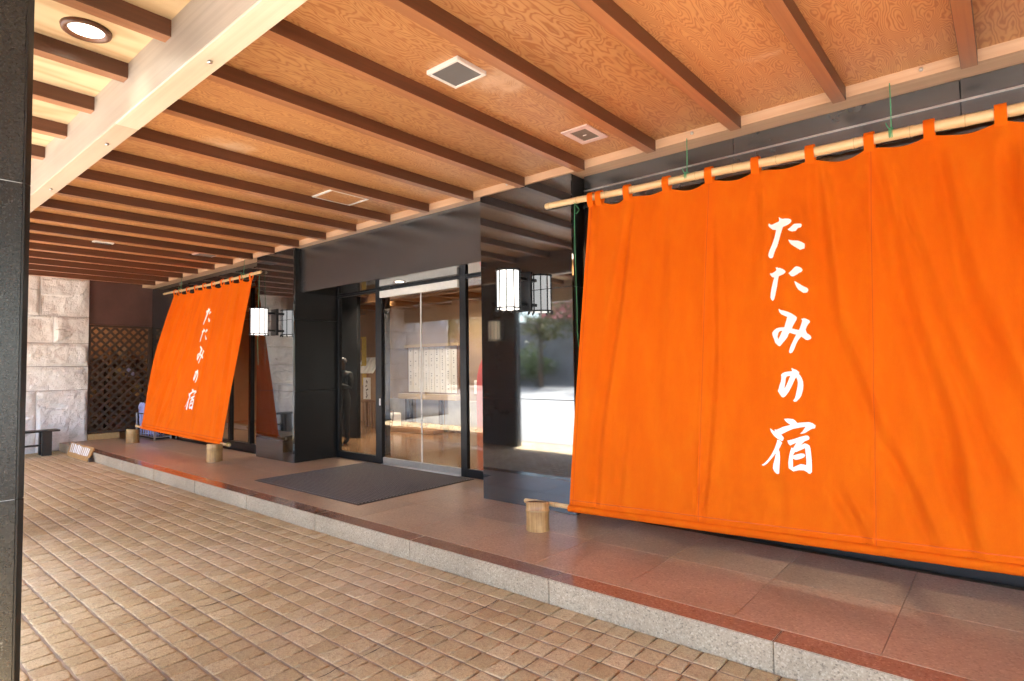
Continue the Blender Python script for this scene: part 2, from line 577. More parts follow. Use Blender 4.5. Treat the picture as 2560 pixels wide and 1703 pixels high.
for (cx, cy) in cells[:300]:
    o = link('paving_tile', rng.choice(variants), driveway, (cx + rng.uniform(-.0015, .0015), cy + rng.uniform(-.0015, .0015), rng.uniform(-.0018, .0018)))
    o.rotation_euler = (rng.uniform(-.008, .008), rng.uniform(-.008, .008), rng.uniform(-.012, .012))
VV, FF = [], []
for (cx, cy) in cells[300:]:
    V, F = tile_verts(cx + rng.uniform(-.0015, .0015), cy + rng.uniform(-.0015, .0015), TX / 2 - .0030, TY / 2 - .0056, rng.uniform(-.0018, .0018), rng)
    b = len(VV); VV += V; FF += [tuple(i + b for i in f) for f in F]
tag(mesh_obj('paving_tile_field', VV, FF, MAT['tile'], driveway, (0, 0, 0), True), kind='stuff')
# two long cracks that follow the joints
MAT['crack'] = plain('crack', (.05, .03, .022), .9)
for cp in ([(-4.201, 1.208), (-4.174, 1.34), (-4.186, 1.474), (-4.109, 1.611), (-4.083, 1.725), (-4.114, 1.986), (-4.216, 2.327), (-4.214, 2.543), (-4.335, 2.727), (-4.395, 3.096)], [(-2.697, 1.651), (-2.71, 1.875), (-2.714, 2.137), (-2.683, 2.403), (-2.642, 2.495), (-2.634, 2.801), (-2.652, 2.977)]):
    V, F = [], []
    fine = []
    for a, b in zip(cp, cp[1:]):
        for q in range(6): fine.append(Vector((a[0] + (b[0] - a[0]) * q / 6 + rng.uniform(-.006, .006), a[1] + (b[1] - a[1]) * q / 6 + rng.uniform(-.006, .006), .0032)))
    for i, q in enumerate(fine):
        d = (fine[min(i + 1, len(fine) - 1)] - fine[max(i - 1, 0)]).normalized()
        n_ = Vector((-d.y, d.x, 0)) * rng.uniform(.001, .0045)
        V += [q + n_, q - n_]
    for i in range(len(fine) - 1): F.append((2 * i, 2 * i + 1, 2 * i + 3, 2 * i + 2))
    mesh_obj('crack', V, F, MAT['crack'], driveway, V[0])

# ---- raised entrance platform
platform = tag(box('entrance_platform', -14.5, 14.0, YK + .02, 5.45, -.05, HP - .02, MAT['grout']), kind='structure')
def kerb_mesh(L):
    bm = bmesh.new()
    bmesh.ops.create_cube(bm, size=1)
    for v in bm.verts: v.co = Vector((v.co.x * L, v.co.y * (YS - YK - .002), v.co.z * .20))
    bmesh.ops.bevel(bm, geom=bm.edges[:], offset=.004, segments=2, affect='EDGES')
    me = bpy.data.meshes.new('kerb_stone'); bm.to_mesh(me); bm.free()
    me.materials.append(MAT['kerb']); me.materials.append(MAT['red'])
    for p in me.polygons: p.material_index = 1 if p.normal.z > .6 else 0
    return me
km = kerb_mesh(1.396)
for k in range(-11, 11):
    link('kerb_stone', km, platform, (-.96 - 1.4 * k + .7 - 1.4, (YK + YS) / 2, HP - .1))
for k in range(-24, 22):
    x0 = -.5205 + .7 * k
    if x0 + .7 < -14.5 or x0 > 13.2: continue
    for (y0, y1) in ((YS, YM), (YM, YM + .72), (YM + .72, 5.44)):
        if y0 > 4.7 and not (-8.9 < x0 < -4.3): continue
        box('paving_slab', x0 + .001, x0 + .699, y0 + .001, y1 - .001, HP - .03, HP, MAT['slab'], platform, .0015)

# ================================================================== CANOPY
canopy = thing('entrance_canopy', 'timber ceiling of the porch with dark battens and a heavy cross beam', 'canopy', (-6, 1.7, 3.08))
ZC, ZB = 3.462, 3.366
BW = .084
_bat = {}
def batten(xr, y0, y1, z0, z1):
    k = (round(y1 - y0, 4), round(z1 - z0, 4))
    if k not in _bat:
        bm = bmesh.new()
        bmesh.ops.create_cube(bm, size=1)
        for v in bm.verts: v.co = Vector((v.co.x * BW, v.co.y * k[0], v.co.z * k[1]))
        bmesh.ops.bevel(bm, geom=bm.edges[:], offset=.002, segments=1, affect='EDGES')
        me = bpy.data.meshes.new('batten'); bm.to_mesh(me); bm.free()
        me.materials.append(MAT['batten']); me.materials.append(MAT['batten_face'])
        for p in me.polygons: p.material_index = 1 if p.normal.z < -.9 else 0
        _bat[k] = me
    link('batten', _bat[k], canopy, (xr - BW / 2, (y0 + y1) / 2, (z0 + z1) / 2))
bx = [-.078 - .7206 * i for i in range(-19, 20)]
bx.sort(reverse=True)
for i, xr in enumerate(bx):
    batten(xr, 1.272, 4.586, ZB, ZC + .004)
    xl = bx[i + 1] if i + 1 < len(bx) else -14.6
    box('ceiling_panel', xl - BW / 2 + .001, xr - BW / 2 - .001, 1.27, 4.60, ZC, ZC + .02, MAT['ply'], canopy)
fx = [-3.284 - .661 * i for i in range(-26, 18)]
ZC2, ZB2 = 3.385, 3.294
for i, xr in enumerate(fx):
    if xr < -14.5: continue
    batten(xr, -1.12, 1.154, ZB2, ZC2 + .004)
    box('ceiling_panel', xr - .661 - BW / 2 + .001, xr - BW / 2 - .001, -1.12, 1.155, ZC2, ZC2 + .02, MAT['ply_pale'], canopy)
beam = box('beam', -14.6, 14.0, 1.152, 1.275, 3.090, 3.60, MAT['beam'], canopy, .003)
box('beam_cover', -4.162, 14.0, 1.150, 1.2765, 3.076, 3.0895, MAT['beam_lit'], beam, .002)  # bright stretch of the underside, its light put into the board colour
box('beam_cover', -14.6, -4.164, 1.150, 1.2765, 3.076, 3.0895, MAT['beam_tan'], beam, .002)
for xb in (-2.96, -4.556, -6.02, -7.6, -1.4):
    lathe('bolt', [(.012, -.012), (.012, -.004), (.005, -.004), (.005, 0)], (xb, 1.214, 3.076), MAT['steel'], beam, 10)
box('fascia_board', -14.6, 14.0, 4.583, 4.83, ZT, ZC + .03, MAT['trim'], canopy, .002)
for xb in (-1.914, -6.139, -3.918, -.365, -8.3, -9.9):
    lathe('bolt', [(.013, 0), (.013, .006), (.006, .012), (.001, .013)], (xb, 4.583, ZT + .05), MAT['steel'], canopy, 10).rotation_euler = (math.pi / 2, 0, 0)
box('edge_beam', -14.6, 14.0, -1.26, -1.12, 2.93, 3.60, MAT['beam'], canopy, .004)
box('roof_deck', -14.6, 14.0, -1.30, 4.86, 3.605, 3.95, MAT['metal_dark'], canopy)
box('roof_edge', -15.2, 14.4, -1.5, -1.27, 3.3, 4.0, MAT['metal_dark'], canopy, .01)

# ================================================================== FACADE
facade = thing('entrance_facade', 'polished black granite entrance front with glazed automatic doors', 'building', (-6.2, 4.8, HP))
GB = .0022
def slabs(part, rects, mat=None):
    for r in rects:
        box('granite_slab', *r, mat or MAT['black'], part, GB)
ZJ = (HP, 1.216, 2.300, ZT - .004)
for (xa, xb) in ((-9.33, -8.19), (-4.316, -3.132)):
    pil = box('pillar', xa + .03, xb - .03, YP + .03, 5.40, HP, ZT - .006, MAT['metal_dark'], facade)
    for j in range(3):
        z0, z1 = ZJ[j] + .001, ZJ[j + 1] - .001
        slabs(pil, [(xa, xb, YP, YP + .028, z0, z1)])                                   # front
        slabs(pil, [(xb - .028, xb - .0005, YP + .0292, 5.36 if xb < -8 else YW + .05, z0, z1)], MAT['black_side'])
        slabs(pil, [(xa + .0005, xa + .028, YP + .0292, YW + .05 if xa < -9 else 5.36, z0, z1)])
# lintel over the doors
lin = box('lintel', -8.188, -4.318, YL + .03, 5.60, ZL + .03, ZT - .004, MAT['metal_dark'], facade)
slabs(lin, [(-8.188, -6.235, YL, YL + .028, ZL, ZT - .003), (-6.233, -4.318, YL, YL + .028, ZL, ZT - .003)], MAT['black_honed'])
slabs(lin, [(-8.188, -6.235, YL + .0292, 5.60, ZL + .001, ZL + .028), (-6.233, -4.318, YL + .0292, 5.60, ZL + .001, ZL + .028)])
ring = lathe('recessed_light', [(.062, 0), (.085, -.006), (.09, 0), (.085, .004), (.03, .004)], (-6.24, 5.04, ZL), MAT['steel'], lin, 24)
lathe('lamp', [(.05, 0), (.055, -.003), (.03, -.007), (.005, -.008)], (-6.24, 5.04, ZL), MAT['downlight'], ring, 16)
# door frames
fr = box('door_frame', -8.188, -8.125, 5.335, 5.395, HP, ZL, MAT['metal_dark'], facade, .003)
for (a, b) in ((-7.170, -7.030), (-5.398, -5.288), (-4.385, -4.318)):
    box('mullion', a, b, 5.335, 5.395, HP, ZL, MAT['metal_dark'], fr, .003)
for (a, b) in ((-8.124, -7.171), (-7.029, -5.399), (-5.287, -4.386)):
    box('head_rail', a, b, 5.337, 5.393, ZL - .028, ZL, MAT['metal_dark'], fr, .003)
for (a, b) in ((-8.124, -7.171), (-5.287, -4.386)):
    box('bottom_rail', a, b, 5.337, 5.393, HP, HP + .105, MAT['metal_dark'], fr, .003)
    mesh_obj('pane', [(a, 5.365, HP + .105), (b, 5.365, HP + .105), (b, 5.365, ZL - .028), (a, 5.365, ZL - .028)], [(0, 1, 2, 3)], MAT['glass'], fr)
box('button_plate', -7.075, -7.045, 5.325, 5.335, 1.00, 1.10, MAT['white_metal'], fr, .002)
box('operator_cover', -7.028, -5.400, 5.300, 5.345, 2.575, ZL - .03, MAT['white_metal'], facade, .006)
for (a, b, sx) in ((-7.026, -6.189, -6.30), (-6.179, -5.402, -6.06)):
    dr = box('glass_door', a, b, 5.352, 5.385, HP + .012, HP + .098, MAT['steel'], facade, .003)
    dr['label'] = 'sliding glass door leaf with a steel bottom rail'
    mesh_obj('pane', [(a, 5.3685, HP + .098), (b, 5.3685, HP + .098), (b, 5.3685, 2.60), (a, 5.3685, 2.60)], [(0, 1, 2, 3)], MAT['glass'], dr)
    e = b if sx < -6.2 else a
    box('glass_edge', e - .004, e + .004, 5.362, 5.375, HP + .098, 2.60, MAT['white_metal'], dr)
    # oval warning sticker with a line of text blocks
    V, F = [], []
    N = 28
    for k in range(N):
        t = 2 * math.pi * k / N
        c, s_ = math.cos(t), math.sin(t)
        cx = .055 * (1 if c > 0 else -1)
        for rr in (.033, .026):
            V.append((sx + cx + rr * c, 5.366, 1.52 + rr * s_))
    for k in range(N):
        a0, b0 = 2 * k, 2 * ((k + 1) % N)
        F.append((a0, b0, b0 + 1, a0 + 1))
    for q in range(5):
        b0 = len(V); x0 = sx - .05 + q * .021
        V += [(x0, 5.366, 1.508), (x0 + .015, 5.366, 1.508), (x0 + .015, 5.366, 1.532), (x0, 5.366, 1.532)]
        F.append((b0, b0 + 1, b0 + 2, b0 + 3))
    mesh_obj('sticker', V, F, MAT['paper'], dr)
box('door_sill', -7.03, -5.40, 5.30, 5.42, HP - .01, HP + .007, MAT['steel'], facade)

# right-hand glazed bay behind the large curtain
MAT['panel'] = granite('black_panel', (.017, .0165, .017), (.012, .012, .012), (.03, .03, .03), 300, .26, .4, .7, 2.1)
bay = box('window_bay', -3.13, 14.0, YW + .03, YW + .10, HP, HP + .42, MAT['panel'], facade)
for (a, b) in ((-3.10, -1.655), (-1.653, -.18), (-.178, 1.30), (1.302, 2.8), (2.802, 8.0), (8.002, 14.0)):
    box('header_panel', a, b, YW - .004, YW + .06, 3.085, ZT - .001, MAT['panel'], bay, .003)
box('header_rail', -3.10, 14.0, YW - .018, YW - .0045, 3.232, 3.244, MAT['steel'], bay, .002)
box('header_ledge', -3.10, 14.0, YW - .034, YW - .0045, 3.062, 3.104, MAT['panel'], bay, .003)
for xm in (-3.10, -1.93, -.72, .50, 1.72, 2.94, 5.0, 8.0, 11.0):
    box('mullion', xm, xm + .07, YW - .01, YW + .06, HP + .42, 3.062, MAT['metal_dark'], bay, .003)
box('transom', -3.03, 14.0, YW - .002, YW + .05, 2.93, 2.99, MAT['metal_dark'], bay, .003)
box('base_panel', -3.10, 14.0, YW - .004, YW + .0295, HP + .001, HP + .42, MAT['black_side'], bay, .002)
mesh_obj('pane', [(-3.03, YW + .03, HP + .42), (14, YW + .03, HP + .42), (14, YW + .03, 3.085), (-3.03, YW + .03, 3.085)], [(0, 1, 2, 3)], MAT['glass_dark'], bay)

# left-hand glazed bay behind the small curtain, granite end piece
endp = box('end_pier', -14.53, -13.04, YW + .03, 5.3, HP, ZT - .006, MAT['metal_dark'], facade)
for j in range(3):
    slabs(endp, [(-14.58, -13.01, YW, YW + .028, ZJ[j] + .001, ZJ[j + 1] - .001)])
bay2 = box('window_bay', -13.0, -9.33, YW + .03, YW + .10, HP, HP + .14, MAT['panel'], facade)
for (a, b) in ((-13.008, -10.90), (-10.898, -9.332)):
    box('header_panel', a, b, YW, YW + .06, 2.95, ZT - .004, MAT['black'], bay2, GB)
for xm in (-13.0, -11.9, -10.75, -9.98, -9.40):
    box('mullion', xm, xm + .07, YW - .01, YW + .06, HP + .14, 2.95, MAT['metal_dark'], bay2, .003)
box('bottom_rail', -13.0, -9.335, YW - .008, YW + .0295, HP + .001, HP + .14, MAT['metal_dark'], bay2, .003)
mesh_obj('pane', [(-12.93, YW + .03, HP + .14), (-9.4, YW + .03, HP + .14), (-9.4, YW + .03, 2.95), (-12.93, YW + .03, 2.95)], [(0, 1, 2, 3)], MAT['glass_dark'], bay2)
box('upper_wall', -16.6, 14.4, 4.87, 5.6, 3.61, 9.0, MAT['lobby_wall'], facade)

# ================================================================== LOBBY BEHIND THE DOORS
LY = 9.4
tag(box('lobby_floor', -16.4, 14.2, 5.452, 12.0, 0.02, HP - .001, MAT['lobby_floor']), kind='structure')
tag(box('lobby_wall_back', -16.4, 14.2, LY, LY + .2, HP, 3.62, MAT['lobby_wall']), kind='structure')
tag(box('lobby_wall_right', 14.0, 14.2, 4.9, LY, HP, 3.60, MAT['lobby_wall']), kind='structure')
tag(box('lobby_wall_left', -16.4, -16.2, 5.31, LY, HP, 3.60, MAT['lobby_wall']), kind='structure')
lceil = tag(box('lobby_ceiling', -16.4, 14.2, 4.88, 12.0, 3.13, 3.60, MAT['lobby_wood']), kind='structure')
for i in range(18):
    xr = -15.4 + i * 1.1
    box('ceiling_beam', xr, xr + .14, 5.62, LY, 2.98, 3.132, MAT['lobby_wood'], lceil)
box('ceiling_beam', -16.1, 5.9, 7.1, 7.28, 2.86, 3.132, MAT['lobby_wood'], lceil)
for (lx, ly, wl) in ((-9.6, 6.6, 'lamp in the lobby ceiling nearest the glass doors'), (-10.9, 8.45, 'lamp in the lobby ceiling above the left of the name board'), (-8.9, 8.5, 'lamp in the lobby ceiling above the red display'), (-13.3, 6.7, 'lamp in the lobby ceiling behind the far curtain'), (-5.2, 7.6, 'lamp in the lobby ceiling behind the near pillar'), (-1.5, 7.0, 'lamp in the lobby ceiling behind the large curtain')):
    lamp = lathe('ceiling_lamp', [(.10, -.03), (.12, -.02), (.12, 0)], (lx, ly, 3.128), MAT['lobby_lamp'], None, 18)
    tag(lamp, 'round warm ' + wl, 'lamp', 'lobby ceiling lamps')
    ld = bpy.data.lights.new('lobby_lamp_light', 'SPOT')
    ld.energy = 30 if ly < 7.2 else 17; ld.color = (1.0, .84, .62); ld.spot_size = math.radians(150); ld.spot_blend = .9; ld.shadow_soft_size = .1
    lo = bpy.data.objects.new('lamp_light', ld); COL.objects.link(lo); lo.parent = lamp; lo.location = (0, 0, -.06); WL[lo.name] = Vector()

MAT['greyseal'] = plain('joint_sealant', (.34, .34, .34), .7)
# ================================================================== COLUMNS NEAR THE STREET
def column(xa, xb, label, yn=-.075):
    c = thing('granite_column', label, 'column', ((xa + xb) / 2, .1, -.01))
    core = box('core', xa + .04, xb - .04, yn + .015, .45, -.02, 3.40, MAT['metal_dark'], c)
    z = [-.02, 1.09, 2.25, 3.29]
    for zz in z[1:3]:
        box('joint_seal', xa + .003, xb - .003, yn + .003, .471, zz - .0022, zz + .0022, MAT['greyseal'], c)
    for j in range(3):
        z0, z1 = z[j] + .0015, z[j + 1] - .0015
        box('granite_slab', xb - .03, xb, yn, .474, z0, z1, MAT['black_rough'], c, .0015)
        box('granite_slab', xa, xa + .03, yn, .474, z0, z1, MAT['black_rough'], c, .0015)
        box('granite_slab', xa + .0305, xb - .0305, yn - .03, yn - .0005, z0, z1, MAT['black_rough'], c, .0015)
        box('granite_slab', xa + .022, xb - .022, .476, .50, z0, z1, MAT['black_rough'], c, .0015)
        mesh_obj('corner_strip', [(xb, .4745, z0), (xb, .480, z0), (xb - .021, .5, z0), (xb - .021, .4755, z0),
                                  (xb, .4745, z1), (xb, .480, z1), (xb - .021, .5, z1), (xb - .021, .4755, z1)],
                 [(0, 1, 5, 4), (1, 2, 6, 5), (2, 3, 7, 6), (3, 0, 4, 7), (4, 5, 6, 7), (3, 2, 1, 0)], MAT['black_side'], c)
    return c
column(-3.68, -2.765, 'speckled black granite column at the left edge of the picture')
column(-8.30, -7.27, 'black granite column farther along the street side, mirrored in the pillar', .36)

# ================================================================== STONE END WALL
sw = thing('stone_wall', 'pale rock-faced stone block wall behind the black bench', 'wall', (-14.8, 1.3, 0))
box('backing', -15.2, -14.50, -3.0, 3.585, -.05, 3.60, MAT['joint'], sw)
def rock_block(y0, y1, z0, z1, seed, amp=.05):
    ny, nz = max(6, int((y1 - y0) / .03)), max(5, int((z1 - z0) / .03))
    V, F = [], []
    gap = .0045
    for j in range(nz + 1):
        for i in range(ny + 1):
            fy, fz = i / ny, j / nz
            y = y0 + gap + (y1 - y0 - 2 * gap) * fy
            z = z0 + gap + (z1 - z0 - 2 * gap) * fz
            e = min(1, min(fy * (y1 - y0), (1 - fy) * (y1 - y0), fz * (z1 - z0), (1 - fz) * (z1 - z0)) / .05)
            p = Vector((y * 1.7 + seed * 3.1, z * 1.7, seed * 1.7))
            d = mnoise.fractal(p, .85, 2.1, 7) * amp
            st = mnoise.noise(Vector((y * .9 + seed, z * 2.2, seed * 5.0)))
            d += .022 * (1 if st > .12 else 0) - .004
            V.append((-14.452 + d * e - .012 * (1 - e), y, z))
    n = ny + 1
    for j in range(nz):
        for i in range(ny):
            a = j * n + i
            F.append((a, a + 1, a + n + 1, a + n))
    # returns
    b = len(V)
    rim = [i for i in range(n)] + [j * n + ny for j in range(1, nz + 1)] + [nz * n + i for i in range(ny - 1, -1, -1)] + [j * n for j in range(nz - 1, 0, -1)]
    for r in rim: V.append((-14.60, V[r][1], V[r][2]))
    m = len(rim)
    for k in range(m):
        F.append((rim[k], b + k, b + (k + 1) % m, rim[(k + 1) % m]))
    return mesh_obj('stone_block', V, F, MAT['stone'], sw, (-14.45, (y0 + y1) / 2, (z0 + z1) / 2))
courses = [(-.02, 1.19, [-3, -1.4, .2, 1.5, 2.752, 3.59]), (1.19, 1.666, [-3, -.9, .9, 2.1, 3.59]), (1.666, 2.133, [-3, -1.7, .2, 1.8, 3.59]),
           (2.133, 2.67, [-3, -1.2, .4, 1.9, 3.0, 3.59]), (2.67, 3.46, [-3, -1.5, 0, 1.4, 2.78, 3.59])]
sd = 1
for z0, z1, ys in courses:
    for a, b in zip(ys, ys[1:]):
        rock_block(a, b, z0, z1, sd * 1.37); sd += 1

# ---- maroon wall with the lattice screen under it
mw = thing('maroon_wall', 'dark maroon panel wall above the lattice screen', 'wall', (-14.6, 4.2, HP))
box('panel', -14.62, -14.55, 3.592, 4.788, 2.535, 3.60, MAT['maroon'], mw, .003)
alc = tag(box('store_alcove', -16.0, -15.9, 3.2, 5.2, .0, 3.6, MAT['lobby_wood']), kind='structure')
tag(box('alcove_floor', -15.9, -14.56, 3.2, 5.2, .0, HP - .002, MAT['slab']), kind='structure')
tag(box('alcove_wall_left', -15.9, -14.64, 3.2, 3.3, HP, 3.6, MAT['lobby_wall']), kind='structure')
tag(box('alcove_wall_right', -15.9, -14.64, 5.2, 5.3, HP, 3.6, MAT['lobby_wall']), kind='structure')
tag(box('alcove_ceiling', -15.9, -14.64, 3.3, 5.2, 3.2, 3.3, MAT['lobby_wood']), kind='structure')
sh = thing('storage_shelf', 'brown storage shelf seen through the lattice screen', 'shelf', (-15.6, 4.2, HP))
for zz in (.5, .95, 1.4, 1.85):
    box('shelf_board', -15.88, -15.5, 3.6, 5.0, zz, zz + .03, MAT['lobby_wood'], sh)
for yy in (3.6, 4.25, 4.97):
    box('upright', -15.88, -15.5, yy, yy + .03, HP, 2.2, MAT['lobby_wood'], sh)
for n_, (yy, zz, hh, mt) in enumerate(((3.75, .53, .3, 'pale_wood'), (3.85, .98, .26, 'pale_wood'), (4.4, 1.43, .25, 'pale_wood'), (4.6, 1.43, .2, 'blue'), (4.75, .98, .3, 'pale_wood'), (3.7, 1.88, .28, 'pale_wood'), (4.45, 1.88, .26, 'lobby_wall'))):
    lab = ['pale timber box low on the shelf behind the lattice', 'pale timber box on the second shelf behind the lattice', 'pale timber box at mid height behind the lattice', 'folded blue cloth on the shelf behind the lattice', 'pale timber box at the right end of the second shelf', 'pale timber box high at the left behind the lattice', 'beige box high on the shelf behind the lattice'][n_]
    tag(box('storage_box', -15.82, -15.56, yy, yy + .17, zz + .002, zz + hh, MAT[mt], None, .01), lab, 'box')
ald = bpy.data.lights.new('alcove_light', 'POINT'); ald.energy = 1.6; ald.color = (1, .72, .42); ald.shadow_soft_size = .08
lb = lathe('alcove_lamp', [(.05, 0), (.06, .05), (.03, .1)], (-15.2, 3.75, 2.9), MAT['lobby_lamp'], None, 12)
tag(lb, 'warm bulb glowing behind the lattice screen', 'lamp')
lo = bpy.data.objects.new('lamp_light', ald); COL.objects.link(lo); lo.parent = lb; lo.location = (0.1, 0.1, -.1)

ls = thing('lattice_screen', 'dark brown diagonal lattice screen beside the stone wall', 'screen', (-14.56, 4.2, .27))
y0, y1, z0, z1 = 3.598, 4.78, .275, 2.528
for (a, b, c, d) in ((y0, y0 + .05, z0, z1), (y1 - .07, y1, z0, z1), (y0 + .0505, y1 - .0705, z1 - .045, z1), (y0 + .0505, y1 - .0705, z0, z0 + .05)):
    box('frame_rail', -14.575, -14.53, a, b, c, d, MAT['lattice'], ls, .003)
def lat(sgn, c, xoff):
    """slat along y*sgn - z = c clipped to the frame"""
    ya, yb, za, zb = y0 + .03, y1 - .05, z0 + .03, z1 - .03
    P = []
    for yy in (ya, yb):
        zz = sgn * yy * 1.04 + c
        if za <= zz <= zb: P.append((yy, zz))
    for zz in (za, zb):
        yy = (zz - c) / (sgn * 1.04)
        if ya < yy < yb: P.append((yy, zz))
    if len(P) < 2: return
    (ya_, za_), (yb_, zb_) = P[0], P[1]
    L = math.hypot(yb_ - ya_, zb_ - za_)
    if L < .06: return
    o = link('lattice_slat', box_mesh(.012, L, .048, .0015, MAT['lattice']), ls, (xoff, (ya_ + yb_) / 2, (za_ + zb_) / 2))
    o.rotation_euler = (math.atan2(zb_ - za_, yb_ - ya_), 0, 0)
c = -5.0
while c < 7.5:
    lat(1, c, -14.546); lat(-1, c + .03, -14.560); c += .180
tag(box('timber_sill', -14.60, -14.44, 3.60, 4.16, HP, .268, MAT['pale_wood'], None, .006), 'pale orange timber block under the lattice screen', 'timber')

